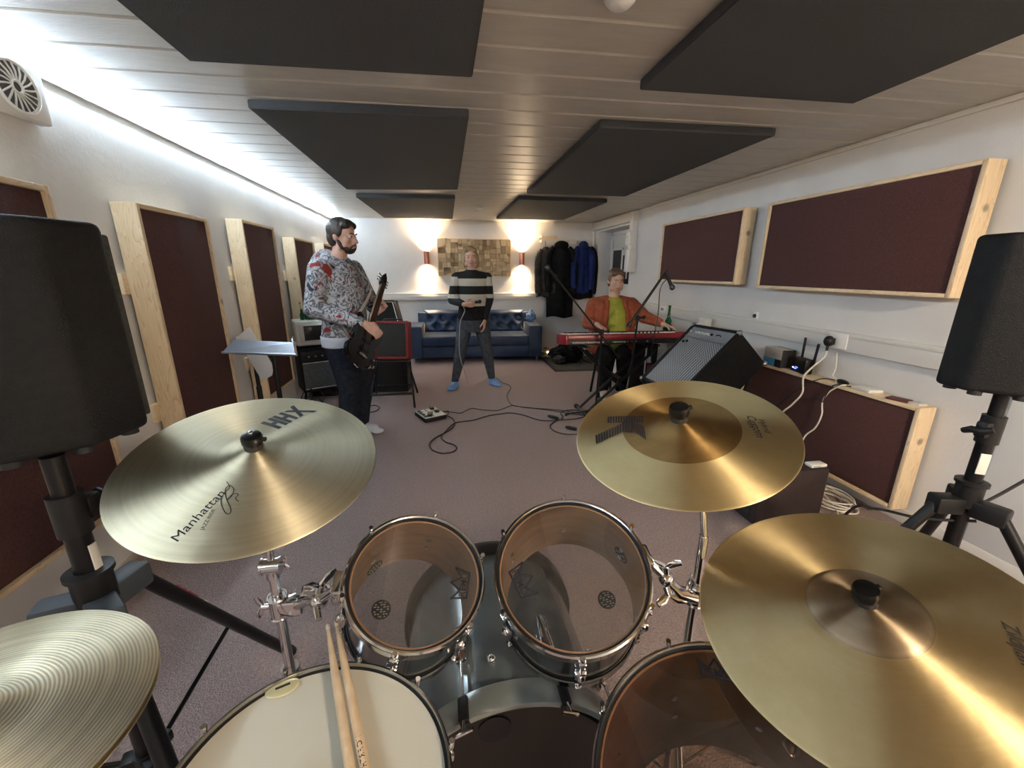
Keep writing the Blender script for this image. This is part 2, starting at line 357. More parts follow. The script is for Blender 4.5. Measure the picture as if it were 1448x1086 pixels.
# ================================================================== ROOM
XL, XR, YF, ZC = -1.525, 2.61, -1.7, 2.185
SK = -.044                                   # back wall and ceiling boards run slightly askew to the side walls
def yb(x): return 6.985 + SK * (x - .9)
BW = rz(math.atan(SK))                       # back-wall frame: local x along the wall, origin given per use
def bw(x, off=0.): return tr(x, yb(x) - off, 0) @ BW
YB0, YB1 = yb(XL), yb(XR)
struct(MB().prism([(XL - .1, YF - .1), (XR + .5, YF - .1), (XR + .5, YB1 + .3), (XL - .1, YB0 + .3)], -.06, 0).build('floor', M['carpet']))
# ceiling: painted tongue-and-groove boards, each with chamfered edges
mb = MB(); y = YF - .4
while y < 7.6:
    def P(x, yy, z): return V((x, yy + SK * (x - .5), z))
    w = .199; c = .009; x0, x1 = XL - .02, XR + .02
    prof = [(y, ZC + .014), (y + .0015, ZC + c), (y + .0015 + c, ZC), (y + w - c, ZC), (y + w, ZC + c), (y + w, ZC + .014), (y + .2005, ZC + .014)]
    a = [mb.bm.verts.new(P(x0, *p)) for p in prof]; b = [mb.bm.verts.new(P(x1, *p)) for p in prof]
    for i in range(len(prof) - 1): mb.bm.faces.new((a[i], b[i], b[i + 1], a[i + 1]))
    y += .2005
mb.box((XL - .1, YF - .3, ZC + .03), (XR + .5, 7.4, ZC + .08))
struct(mb.build('ceiling', M['ceil'], smooth=False))
struct(MB().prism([(XL - .1, YF - .1), (XL, YF - .1), (XL, YB0), (XL - .1, YB0 + .004)], 0, ZC + .03).build('wall_left', M['wall']))
struct(MB().box((XL - .1, YF - .1, 0), (XR + .1, YF, ZC + .03)).build('wall_front', M['wall']))
struct(MB().prism([(XL - .1, YB0 + .004), (XR + .5, YB1 - .02), (XR + .5, YB1 + .08), (XL - .1, YB0 + .1)], 0, ZC + .03).build('wall_back', M['wall']))
DY0, DY1, DZ, DX = 5.50, 6.74, 2.03, .30     # door recess in the right wall
mb = MB(); mb.box((XR, YF - .1, 0), (XR + .1, DY0, ZC + .03)); mb.box((XR, DY1, 0), (XR + .1, YB1, ZC + .03)); mb.box((XR, DY0, DZ), (XR + .1, DY1, ZC + .03))
mb.box((XR + .1, DY0 - .1, 0), (XR + DX, DY0, ZC)); mb.box((XR + .1, DY1, 0), (XR + DX, DY1 + .05, ZC)); mb.box((XR + .1, DY0, DZ), (XR + DX, DY1, ZC)); mb.box((XR + DX, DY0 - .1, 0), (XR + DX + .06, DY1 + .1, ZC))
struct(mb.build('wall_right', M['wall'], smooth=False))
d = struct(MB().box((XR + DX - .045, DY0 + .05, .01), (XR + DX - .005, DY1 - .05, DZ - .04), .003).build('door_1', M['trunk']))
mb = MB(); x = XR + DX - .05
for yy in (DY0, DY1 - .05): mb.box((x - .02, yy, 0), (x + .045, yy + .05, DZ), .004)
mb.box((x - .02, DY0, DZ - .05), (x + .045, DY1, DZ), .004); mb.build('door_frame', M['white'], d)
pf = MB()
for lo, hi in (((6.29, 1.02), (6.685, 1.77)),):
    pf.box((x - .012, lo[0], lo[1]), (x + .004, lo[0] + .03, hi[1])); pf.box((x - .012, hi[0] - .03, lo[1]), (x + .004, hi[0], hi[1])); pf.box((x - .012, lo[0], hi[1] - .03), (x + .004, hi[0], hi[1])); pf.box((x - .012, lo[0], lo[1]), (x + .004, hi[0], lo[1] + .03))
wf = pf.build('window_frame', M['white'], d); MB().box((x - .004, 6.32, 1.05), (x + .002, 6.655, 1.74)).build('pane', M['darkglass'], wf)
MB().tube([(x - .04, 5.62, 1.02), (x - .045, 5.62, 1.02), (x - .05, 5.72, 1.02)], .01).cyl((x + .01, 5.62, 1.02), (x - .04, 5.62, 1.02), .012).build('door_handle', M['steel'], d)
nb = tag(recenter(MB().box((x - .008, 6.03, 1.22), (x + .004, 6.265, 1.655), .002).build('notice_board', M['ink'])), 'small black notice board on the door, right of its dark window pane', 'board')
MB().box((x - .0095, 6.08, 1.30), (x - .007, 6.12, 1.52)).build('note', M['paper'], nb, world=True)
# mouldings and skirtings
struct(MB().box((XR - .022, YF, ZC - .028), (XR, 5.3, ZC), .006).build('trim_1', M['skirt' if 0 else 'trunk']))
struct(MB().box((XL, -1.6, 0), (XL + .012, YB0 - .02, .07), .003).build('baseboard_left', M['skirt']))
struct(MB().box((XR - .014, YF, 0), (XR, DY0, .085), .003).build('baseboard_right', M['trunk']))
struct(MB().box((XL - 1.0 + 1.02, -.014, 0), (XR - XL + XL - .05, 0, .07), .003, T=tr(0, yb(0), 0) @ BW).build('baseboard_back', M['trunk']))
# dado cable trunking along the right and back walls
mb = MB(); mb.box((XR - .045, YF, .912), (XR, DY0 - .12, 1.03), .004); mb.box((XR - .050, YF, 1.004), (XR - .045, DY0 - .12, 1.026), .002)
struct(mb.build('trim_2', M['trunk']))
mb = MB(); mb.box((XL + .02, -.05, .935), (XR - .03, 0, 1.045), .004, T=tr(0, yb(0) + .0, 0) @ BW); mb.box((XL + .03, -.056, 1.022), (XR - .04, -.05, 1.041), .002, T=tr(0, yb(0), 0) @ BW)
struct(mb.build('trim_3', M['trunk']))
# conduit over the door and down to the light switch
mb = MB(); mb.box((XR - .07, 5.44, 2.055), (XR - .001, YB1 - .03, ZC - .012), .006); mb.box((XR - .075, 5.34, 1.62), (XR - .001, 5.44, ZC - .012), .006); mb.box((XR - .08, 5.335, 2.05), (XR - .001, 5.445, 2.125), .004)
struct(mb.build('trim_4', M['trunk']))
struct(MB().box((XR - .012, .42, .0), (XR - .0005, 1.37, .905), .003).build('door_2', M['white']))
struct(MB().cyl((XR - .03, YB1 - .03, .0), (XR - .03, YB1 - .03, ZC), .025).build('trim_5', M['trunk']))
sw = thing('light_switch', 'white light switch box on the conduit beside the door recess', 'switch', (XR - .075, 5.39, 1.8))
MB().box((XR - .115, 5.33, 1.755), (XR - .075, 5.45, 1.915), .006).build('back_box', M['white'], sw, world=True)
MB().box((XR - .121, 5.365, 1.80), (XR - .114, 5.415, 1.865), .003).build('rocker', M['cream'], sw, world=True)
cb_ = thing('switch_panel', 'grey-white metal control box under the light switch', 'box', (XR, 5.4, 1.45))
MB().box((XR - .10, 5.31, 1.40), (XR - .002, 5.47, 1.70), .006).build('enclosure', M['trunk'], cb_, world=True)
MB().box((XR - .104, 5.33, 1.42), (XR - .099, 5.45, 1.68), .004).build('cover', M['white'], cb_, world=True)
# ceiling cable strip with LED along the left wall
led = thing('led_strip', 'long cool white LED strip in a slim channel where left wall meets ceiling', 'light', (XL, 2.5, 2.12))
mb = MB(); mb.box((XL + .001, YF + .02, 2.122), (XL + .012, YB0 - .15, 2.146), .002)
for yy in (2.35, 3.5, 4.7, 5.9): mb.box((XL + .001, yy, 2.119), (XL + .015, yy + .03, 2.148), .002)
mb.build('channel', M['white'], led, world=True)
MB().cyl((XL + .022, YF + .05, 2.160), (XL + .022, YB0 - .15, 2.160), .005, n=8).build('light_strip', M['led'], led, world=True)

# ceiling acoustic panels
def zig(name, label, cs):
    mb = MB(); b = bmesh.new(); z0, z1 = 2.145, ZC - .0005
    vs = [b.verts.new((x, y, z)) for z in (z0, z1) for x, y in cs]
    for f in ((3, 2, 1, 0), (4, 5, 6, 7), (0, 1, 5, 4), (1, 2, 6, 5), (2, 3, 7, 6), (3, 0, 4, 7)): b.faces.new([vs[i] for i in f])
    bmesh.ops.bevel(b, geom=b.edges[:], offset=.004, segments=2, affect='EDGES'); mb._merge(b)
    return tag(recenter(mb.build(name, M['charcoal'])), label, 'acoustic panel', 'charcoal panels under the ceiling')
KZ = 2.145
def cp(px, py): p = flo(px, py, KZ); return (p.x, p.y)
def row(a, b, l):                              # far or near pair of corners plus panel length towards +y
    return [a, b, (b[0] + .012, b[1] + l), (a[0] + .012, a[1] + l)]
def rown(a, b, l): return [(a[0] - .012, a[1] - l), (b[0] - .012, b[1] - l), b, a]
zig('ceiling_panel', 'large charcoal ceiling panel at top left, nearest the extractor fan', rown(cp(268, 87), cp(668, 110), 1.86))
zig('ceiling_panel', 'large charcoal ceiling panel at top right, above the biggest right wall panel', rown(cp(904, 127.6), cp(1206, 147), 1.86))
def quad4(a, b, c, d): return [cp(*a), cp(*b), cp(*c), cp(*d)]
zig('ceiling_panel', 'charcoal ceiling panel in the left row, second from the drums', quad4((351, 153), (663, 166), (647, 268.5), (490, 268)))
zig('ceiling_panel', 'charcoal ceiling panel in the right row, second from the drums', quad4((848.5, 180), (1096.5, 192), (884, 278), (745, 274)))
zig('ceiling_panel', 'farthest charcoal ceiling panel on the left, close to the back wall lamps', quad4((503.5, 279), (643.5, 281), (640, 310), (543, 308)))
zig('ceiling_panel', 'farthest charcoal ceiling panel on the right, above the coats', quad4((733.5, 282), (858.5, 286.5), (797, 311), (702, 310)))

# wall acoustic panels: pine frame, maroon felt, spacer battens
def wall_panel(side, y0, y1, z0, z1, label, gap=.022, dep=.11):
    xw = XL if side < 0 else XR; s = -side
    T = thing('wall_panel', label, 'acoustic panel', (xw + s * gap, (y0 + y1) / 2, z0), 'pine framed maroon wall panels')
    xa, xb = sorted((xw + s * gap, xw + s * (gap + dep))); t = .022
    mv, mh = M['pine_v'], M['pine_h']
    mb = MB(); mb.box((xa, y0, z0), (xb, y0 + t, z1), .003); mb.build('side_board', mv, T, world=True)
    mb = MB(); mb.box((xa, y1 - t, z0), (xb, y1, z1), .003); mb.build('side_board', mv, T, world=True)
    mb = MB(); mb.box((xa, y0 + t, z1 - t), (xb, y1 - t, z1), .003); mb.build('top_board', mh, T, world=True)
    mb = MB(); mb.box((xa, y0 + t, z0), (xb, y1 - t, z0 + t), .003); mb.build('bottom_board', mh, T, world=True)
    xf = xw + s * (gap + dep - .012); xk = xw + s * (gap + .01); a, b = sorted((xf, xk))
    MB().box((a, y0 + t, z0 + t), (b, y1 - t, z1 - t), .006).build('felt_infill', M['maroon'], T, world=True)
    a, b = sorted((xw, xw + s * gap))
    for zc in (z0 + (z1 - z0) * .22, z0 + (z1 - z0) * .72):
        MB().box((a, y0 - .03 if side < 0 else y0 + .1, zc - .05), (b, y1 - .1, zc + .05), .002).build('batten', mh, T, world=True)
    return T
wall_panel(-1, 1.24, 1.885, .395, 1.69, 'maroon panel on the left wall, partly hidden behind the loudspeaker')
wall_panel(-1, 2.335, 2.965, .37, 1.702, 'maroon panel on the left wall just past the loudspeaker')
wall_panel(-1, 3.425, 4.035, .385, 1.752, 'maroon panel on the left wall behind the two music stands')
wall_panel(-1, 4.52, 5.17, .40, 1.71, 'maroon panel on the left wall behind the cream monitor')
wall_panel(-1, 5.60, 6.2, .40, 1.72, 'farthest maroon panel on the left wall, mostly hidden by the guitarist')
wall_panel(1, 3.19, 4.47, 1.302, 1.918, 'wide maroon panel on the right wall, the farther of the upper two')
wall_panel(1, 1.645, 2.94, 1.285, 1.91, 'wide maroon panel on the right wall, nearest and highest, beside the loudspeaker')
wall_panel(1, 1.63, 2.92, .105, .715, 'maroon panel low on the right wall with router and box on top')

# extractor fan on the left wall
fy0, fy1, fz0, fz1 = 1.80, 2.105, 1.955, 2.125
T = thing('extractor_fan', 'white square extractor fan high on the left wall, top left corner', 'fan', (XL, 1.96, 1.95))
yc, zc, r0 = 1.975, 2.03, .082
MB().box((XL + .001, yc - .125, zc - .095), (XL + .05, yc + .125, zc + .095), .012).build('housing', M['white'], T, world=True)
FT = tr(XL + .052, yc, zc) @ ry(PI / 2)
mb = MB(); mb.torus(r0, .006, FT, 40, 8); mb.torus(.02, .005, FT, 20, 8)
for i in range(18):
    a = 2 * PI * i / 18; mb.tube([FT @ V((math.cos(a) * .02, math.sin(a) * .02, 0)), FT @ V((math.cos(a + .25) * .05, math.sin(a + .25) * .05, .003)), FT @ V((math.cos(a + .35) * r0, math.sin(a + .35) * r0, 0))], .0032, 6)
mb.build('grille', M['white'], T, world=True)
MB().lathe([(0, 0), (r0 - .004, 0), (r0 - .004, .002), (0, .002)], 32, tr(XL + .0495, yc, zc) @ ry(PI / 2)).build('fan_opening', mat('dark void', (.10, .10, .105), .8), T, world=True)
# smoke alarms
def alarm(x, y, label):
    T = thing('smoke_alarm', label, 'smoke alarm', (x, y, ZC), 'smoke alarms')
    MB().lathe([(0, -.001), (.052, -.001), (.052, -.012), (.04, -.03), (.028, -.04), (0, -.042)], 32, tr(x, y, ZC)).build('cover', M['white'], T, world=True)
    MB().torus(.044, .003, tr(x, y, ZC - .022), 32, 6).build('vent_ring', M['trunk'], T, world=True)
alarm(.533, 5.5, 'small white smoke alarm on the ceiling between the two farthest panels')
alarm(.55, 1.36, 'white smoke alarm on the ceiling above the drums at the top edge')

# back wall: sconces, wood mosaic
def sconce(px, label):
    p = aty(px, 365, 6.98); x = p.x; T = thing('wall_lamp', label, 'lamp', bw(x) @ tr(0, 0, 1.52), 'copper up-and-down wall lamps')
    z0, z1 = 1.505, 1.70; B = bw(x)
    prof = [(.030, z0), (.042, z0), (.042, z1), (.030, z1)]
    MB().lathe([(.036, z0), (.042, z0), (.042, z1), (.036, z1)], 28, B @ tr(0, -.055, 0), True).build('shade', M['copper'], T, world=True)
    MB().box((-.025, -.03, z0 + .05), (.025, -.001, z1 - .05), .004, B).build('wall_mount', M['copper'], T, world=True)
    for z, s in ((z0 + .02, -1), (z1 - .02, 1)):
        MB().lathe([(0, -.004), (.030, -.004), (.030, .004), (0, .004)], 24, B @ tr(0, -.055, z)).build('bulb', M['bulb'], T, world=True)
    for s in (1, -1):
        for k, (ang, e) in enumerate(((46, 80), (116, 42))):
            l = bpy.data.lights.new('lamp_beam', 'SPOT'); l.energy = e * (.4 if s < 0 and k else 1); l.color = (1, .76, .48); l.spot_size = R(ang); l.spot_blend = .6 if k == 0 else 1.; l.shadow_soft_size = .02
            lo = bpy.data.objects.new('lamp_beam', l); COL.objects.link(lo)
            q = B @ V((0, -.065, (z1 + .006) if s > 0 else (z0 - .006)))
            lo.matrix_world = Matrix.Translation(q) @ (rx(PI) if s > 0 else Matrix.Identity(4)) @ rx(R(14 if s < 0 else -9))
sconce(603.5, 'copper tube wall lamp glowing up and down, left of the wooden mosaic')
sconce(737, 'copper tube wall lamp glowing up and down, right of the wooden mosaic')
x0, x1, z0, z1 = -.015, 1.18, 1.315, 1.905
T = thing('wood_mosaic', 'rectangular wooden block mosaic hung above the blue sofa', 'wall art', bw((x0 + x1) / 2) @ tr(0, 0, z0))
Bm = bw((x0 + x1) / 2); w = (x1 - x0) / 2
mb = MB()
for lo, hi in (((-w, z0), (w, z0 + .012)), ((-w, z1 - .012), (w, z1)), ((-w, z0), (-w + .012, z1)), ((w - .012, z0), (w, z1))): mb.box((lo[0], -.06, lo[1]), (hi[0], -.002, hi[1]), .001, Bm)
mb.build('frame', M['pine_h'], T, world=True)
MB().box((-w + .012, -.03, z0 + .012), (w - .012, -.002, z1 - .012), 0, Bm).build('backing', mat('dark backing', (.12, .075, .04), .7), T, world=True)
rnd = random.Random(3); mb = MB()
def split(a, b, c, d, k):
    if k == 0 or (b - a < .09 and d - c < .09 and rnd.random() < .6) or min(b - a, d - c) < .045:
        e = .0012; h = -.034 - rnd.random() * .045
        if rnd.random() < .45: mb.box((a + e, h, c + e), (b - e, -.029, d - e), .002, Bm, 1)
        else:
            q = [(a + e, c + e), (b - e, c + e), (b - e, d - e), (a + e, d - e)]
            i = rnd.randrange(4); j = (i + 1) % 4; t = .25 + rnd.random() * .4
            cut = (q[i][0] * (1 - t) + q[j][0] * t, q[i][1] * (1 - t) + q[j][1] * t); o = q[(i + 2) % 4]; o2 = q[(i + 3) % 4]
            XZ = Bm @ Matrix(((1, 0, 0, 0), (0, 0, 1, 0), (0, 1, 0, 0), (0, 0, 0, 1)))
            mb.prism([q[i], cut, o2], h, -.029, XZ); mb.prism([cut, q[j], o, o2], h - .008 * rnd.random(), -.029, XZ)
        return
    if (b - a) > (d - c) * (.7 + .6 * rnd.random()): t = a + (b - a) * (.35 + .3 * rnd.random()); split(a, t, c, d, k - 1); split(t, b, c, d, k - 1)
    else: t = c + (d - c) * (.35 + .3 * rnd.random()); split(a, b, c, t, k - 1); split(a, b, t, d, k - 1)
split(-w + .013, w - .013, z0 + .013, z1 - .013, 7)
mb.build('blocks', M['blocks'], T, smooth=False, world=True)
# room light behind the drummer
T = thing('ceiling_light', 'four-bulb warm ceiling lamp behind the drum stool', 'lamp', (1.5, -1.2, ZC))
MB().lathe([(0, 0), (.16, 0), (.16, -.02), (0, -.022)], 32, tr(1.5, -1.2, ZC - .0005)).build('base', M['white'], T, world=True)
for i in range(4):
    a = PI / 4 + i * PI / 2; q = V((1.5 + .09 * math.cos(a), -1.2 + .09 * math.sin(a), ZC - .06))
    sp = MB().cyl((q.x, q.y, ZC - .02), (q.x, q.y, ZC - .075), .03).build('spot_cup', M['white'], T, world=True)
    MB().lathe([(0, 0), (.026, 0), (.026, -.004), (0, -.004)], 20, tr(q.x, q.y, ZC - .0755)).build('bulb', M['spotbulb'], sp, world=True)
    l = bpy.data.lights.new('lamp_beam', 'SPOT'); l.energy = (12, 22, 38, 55)[i]; l.color = (1, .80, .56); l.spot_size = R(95); l.spot_blend = 1.; l.shadow_soft_size = .025
    lo = bpy.data.objects.new('lamp_beam', l); COL.objects.link(lo); tgt = V((XR, .9 + 1.25 * i, 1.75)); lo.matrix_world = Matrix.Translation(q - Z * .025) @ (tgt - q).to_track_quat('-Z', 'Y').to_matrix().to_4x4()
# ================================================================== DRUM KIT
def nrm(nx, ny): return V((nx, ny, math.sqrt(1 - nx * nx - ny * ny)))
def cym_profile(r, bell_r, bell_h, bow, soft=True):
    def z(q):
        t = max(0., (q - bell_r * .5) / (r - bell_r * .5)); base = bow * (1 - t ** 1.35)
        if soft: return base + bell_h * max(0., 1 - (q / (bell_r * 1.25)) ** 2) ** 2
        u = q / bell_r; return base + bell_h * (max(0., 1 - u ** 2.6) ** .62)
    return z
def make_cymbal(name, label, cat, c, n, r, mt, bell_r, bell_h, bow, parent=None, loc=None, group=None, soft=True):
    z = cym_profile(r, bell_r, bell_h, bow, soft); qs = [.006 + (r - .006) * (i / 70) for i in range(71)]
    top = [(q, z(q)) for q in qs]; bot = [(q, z(q) - .0015) for q in reversed(qs)]
    mb = MB().lathe(top + [(r + .0004, -.0007)] + bot, 128, None, True)
    o = mb.build(name, mt, parent, angle=60)
    if parent is None:
        o.matrix_world = frame4(c, n); WM[o.name] = o.matrix_world.copy(); tag(o, label, cat, group)
    return o, z
def mark(o, name, me_or_bm, z, m, lift=.0008, pars=None):
    # printed mark laid onto the curved upper face of a cymbal
    me = me_or_bm
    bm = bmesh.new(); bm.from_mesh(me); bmesh.ops.triangulate(bm, faces=bm.faces[:])
    for _ in range(2): bmesh.ops.subdivide_edges(bm, edges=[e for e in bm.edges if e.calc_length() > .008], cuts=1, use_grid_fill=True)
    for v in bm.verts: v.co.z = z(math.hypot(v.co.x, v.co.y)) + lift
    bmesh.ops.recalc_face_normals(bm, faces=bm.faces[:])
    for f in bm.faces:
        if f.normal.z < 0: f.normal_flip()
    m2 = bpy.data.meshes.new(name); bm.to_mesh(m2); bm.free(); m2.materials.append(m)
    p = bpy.data.objects.new(name, m2); COL.objects.link(p); p.parent = o; WM[p.name] = WM[o.name]; return p
def polys_mesh(polys):
    bm = bmesh.new()
    for p in polys: bm.faces.new([bm.verts.new((q[0], q[1], 0)) for q in p])
    me = bpy.data.meshes.new('m'); bm.to_mesh(me); bm.free(); return me
def on_disc(px, py, c, n, lift=0.):
    # pixel -> local xy on a disc plane
    d = ray(px, py); o = V((0, 0, H)); t = (V(c) + n * lift - o).dot(n) / d.dot(n)
    return frame4(V(c), n).inverted() @ (o + d * t)
def stroke(pts, w):
    # ribbon polygons along a polyline
    out = []
    for a, b in zip(pts, pts[1:]):
        a = V((*a, 0)) if len(a) == 2 else V(a); b = V((*b, 0)) if len(b) == 2 else V(b); d = b - a
        if d.length < 1e-6: continue
        q = V((-d.y, d.x, 0)).normalized() * w / 2; e = d.normalized() * w * .3
        out.append([a - q - e, b - q + e, b + q + e, a + q - e])
    return out
def nut(T, label, name='cymbal_nut', felt=True, stud=True):
    # black moulded top nut sitting on the bell, T at the bell top
    t = thing(name, label, 'cymbal nut', T)
    MB().lathe([(0, .0), (.016, 0), (.017, .006), (.016, .011), (0, .011)], 28).build('felt_washer', M['coat2'], t)
    MB().lathe([(0, .010), (.016, .010), (.0185, .014), (.019, .026), (.017, .031), (.010, .033), (0, .0335)], 32).build('cap', M['nut'], t)
    MB().cbox((.020, 0, .022), (.012, .008, .007), .002).build('release_tab', M['black'], t)
    if stud: MB().lathe([(0, .033), (.0042, .033), (.0042, .036), (.0036, .0395), (0, .041)], 16).build('stud', M['chrome'], t)
    return t
# ---- cymbal on the left
c1, n1 = V((-.378, .822, 1.028)), nrm(.103, -.279)
hhx, z1 = make_cymbal('cymbal', 'large pale bronze cymbal on the left with bold black letters near its far rim', 'cymbal', c1, n1, .229, M['hhx'], .050, .010, .026)
def lay(me, cpt, xdir, size):                 # place a unit mesh at disc point cpt with its x axis along xdir
    x = V((xdir[0], xdir[1], 0)).normalized(); y = V((-x.y, x.x, 0))
    me.transform(Matrix(((x.x, y.x, 0, cpt[0]), (x.y, y.y, 0, cpt[1]), (0, 0, 1, 0), (0, 0, 0, 1))) @ Matrix.Scale(size, 4)); return me
def d1(px, py): return on_disc(px, py, c1, n1, .012)
Hl = lambda x: [[(x, 0), (x + .26, 0), (x + .26, 1.3), (x, 1.3)], [(x + .26, .52), (x + .5, .52), (x + .5, .80), (x + .26, .80)], [(x + .5, 0), (x + .76, 0), (x + .76, 1.3), (x + .5, 1.3)]]
X0 = 1.66
hx = Hl(0) + Hl(.82) + [[(X0, 0), (X0 + .30, 0), (X0 + 1.02, 1.4), (X0 + .72, 1.4)], [(X0 - .02, 1.2), (X0 + .92, -.22), (X0 + 1.22, -.22), (X0 + .28, 1.2)]]
pa, pb = d1(395, 612), d1(439, 581); s = (pb - pa).length / 2.55
me = polys_mesh(hx); mark(hhx, 'letters', lay(me, pa, pb - pa, s), z1, M['ink'])
pa, pb = d1(243, 762), d1(316, 700)
me = text_mesh('Manhattan', 1, .15, 0, 'LEFT'); wid = max(v.co.x for v in me.vertices)
mark(hhx, 'script', lay(me, pa, pb - pa, (pb - pa).length / wid), z1, M['ink'])
pa, pb = d1(285, 748), d1(303, 722)
me = text_mesh('JAZZ RIDE', 1, 0, 0, 'LEFT'); wid = max(v.co.x for v in me.vertices)
mark(hhx, 'small_print', lay(me, pa, pb - pa, (pb - pa).length / wid), z1, M['ink'])
fl = [(322, 687), (326, 694), (318, 702), (313, 712), (318, 725), (324, 728), (327, 722), (321, 708), (320, 697), (326, 692), (332, 697), (328, 706), (322, 710), (330, 703), (338, 703), (334, 708), (338, 712)]
pts = curve_pts([V((d1(*p).x, d1(*p).y, 0)) for p in fl], 5)
mark(hhx, 'flourish', polys_mesh(stroke(pts, .0013)), z1, M['ink'], lift=.001)
nut(frame4(c1 + n1 * (.026 + .0095), n1, V((1, 0, 0))), 'black quick-release nut with chrome stud on the left cymbal')
# ---- cymbal on the right with the striped letter
c2, n2 = V((.457, .681, 1.094)), nrm(-.248, -.185)
kc, z2 = make_cymbal('cymbal', 'bronze cymbal on the right with a darker inner ring and striped black letter', 'cymbal', c2, n2, .203, M['kcym'], .050, .010, .022)
def d2(px, py): return on_disc(px, py, c2, n2, .012)
def bars(quads):
    out = []
    for (a, b, c, d), k in quads:              # a-b is the start edge, d-c the end edge; split into k stripes along
        for i in range(k):
            t0, t1 = i / k, (i + .66) / k
            L_ = lambda p, q, t: (p[0] * (1 - t) + q[0] * t, p[1] * (1 - t) + q[1] * t)
            out.append([d2(*L_(a, d, t0)), d2(*L_(b, d if 0 else c, t0)), d2(*L_(b, c, t1)), d2(*L_(a, d, t1))])
    return out
kp = bars([(((859, 587.5), (859, 597), (911, 602), (911, 592)), 14), (((841.5, 613), (842.5, 625), (880, 612.5), (880, 600)), 10), (((880, 598), (880, 612), (896, 615), (896, 600)), 4), (((893, 600), (896, 613), (915, 627), (911, 606)), 6)])
mark(kc, 'striped_letter', polys_mesh(kp), z2, M['ink'])
for tx, a, b, nm in (('Custom', (1060, 587), (1076, 618), 'script'), ('Hybrid', (1076, 591), (1087, 611), 'script'), ('MADE', (1056, 595), (1063, 606), 'small_print')):
    pa, pb = d2(*a), d2(*b); me = text_mesh(tx, 1, .2, 0, 'LEFT'); wid = max(v.co.x for v in me.vertices)
    mark(kc, nm, lay(me, pa, pb - pa, (pb - pa).length / wid), z2, M['ink'])
nut(frame4(c2 + n2 * (.022 + .0095), n2), 'black nut on the right-hand cymbal with the striped letter', stud=False)
# ---- ride at bottom right
c3, n3 = V((.685, .443, .838)), nrm(-.296, -.055)
rd, z3 = make_cymbal('ride_cymbal', 'biggest bronze cymbal at bottom right with a brown bell', 'cymbal', c3, n3, .254, M['ride'], .080, .014, .026, soft=False)
def d3(px, py): return on_disc(px, py, c3, n3, .012)
pa, pb = d3(1424, 880), d3(1456, 945); me = text_mesh('Zildjian', 1, .25, 0, 'LEFT'); wid = max(v.co.x for v in me.vertices)
mark(rd, 'script', lay(me, pa, pb - pa, (pb - pa).length / wid), z3, M['ink'])
nut(frame4(c3 + n3 * (.026 + .016), n3), 'round black nut on the bell of the bottom-right cymbal', stud=False)
# ---- hi-hat
c4, n4 = V((-.59, .471, .856)), nrm(.083, -.038)
HT = frame4(c4, n4)
hh = thing('hi_hat', 'pair of grooved hi-hat cymbals at bottom left on a chrome stand', 'hi-hat', tr(c4.x + .02, c4.y, 0))
def place(o, T): o.matrix_parent_inverse = Matrix.Identity(4); o.matrix_local = WM[hh.name].inverted() @ T
tc, z4 = make_cymbal('top_cymbal', '', '', c4, n4, .178, M['hat'], .05, .016, .016, parent=hh); place(tc, HT)
bc, _ = make_cymbal('bottom_cymbal', '', '', c4, n4, .178, M['hat'], .05, .016, .016, parent=hh); place(bc, HT @ tr(0, 0, -.012) @ rx(PI))
q0 = c4 + n4 * .1
MB().cyl(c4 + n4 * .14, V((c4.x, c4.y, .30)) + n4 * 0, .0035, n=10).build('pull_rod', M['chrome'], hh, world=True)
MB().lathe([(0, .036), (.012, .036), (.014, .05), (.012, .064), (0, .066)], 20, HT).build('clutch', M['chrome'], hh, world=True)
MB().cyl(c4 - n4 * .05, (c4.x, c4.y, .06), .012, n=16).cyl(c4 - n4 * .035, c4 - n4 * .06, .022).build('stand_tube', M['chrome'], hh, world=True)
for a in (30, 150, 270): MB().tube([(c4.x, c4.y, .30), (c4.x + .26 * math.cos(R(a)), c4.y + .26 * math.sin(R(a)), .012)], .008).ball((c4.x + .26 * math.cos(R(a)), c4.y + .26 * math.sin(R(a)), .014), .013).build('leg', M['chrome'], hh, world=True)
MB().box((c4.x - .04, c4.y - .34, .012), (c4.x + .04, c4.y - .06, .03), .004).build('pedal_board', M['steel'], hh, world=True)

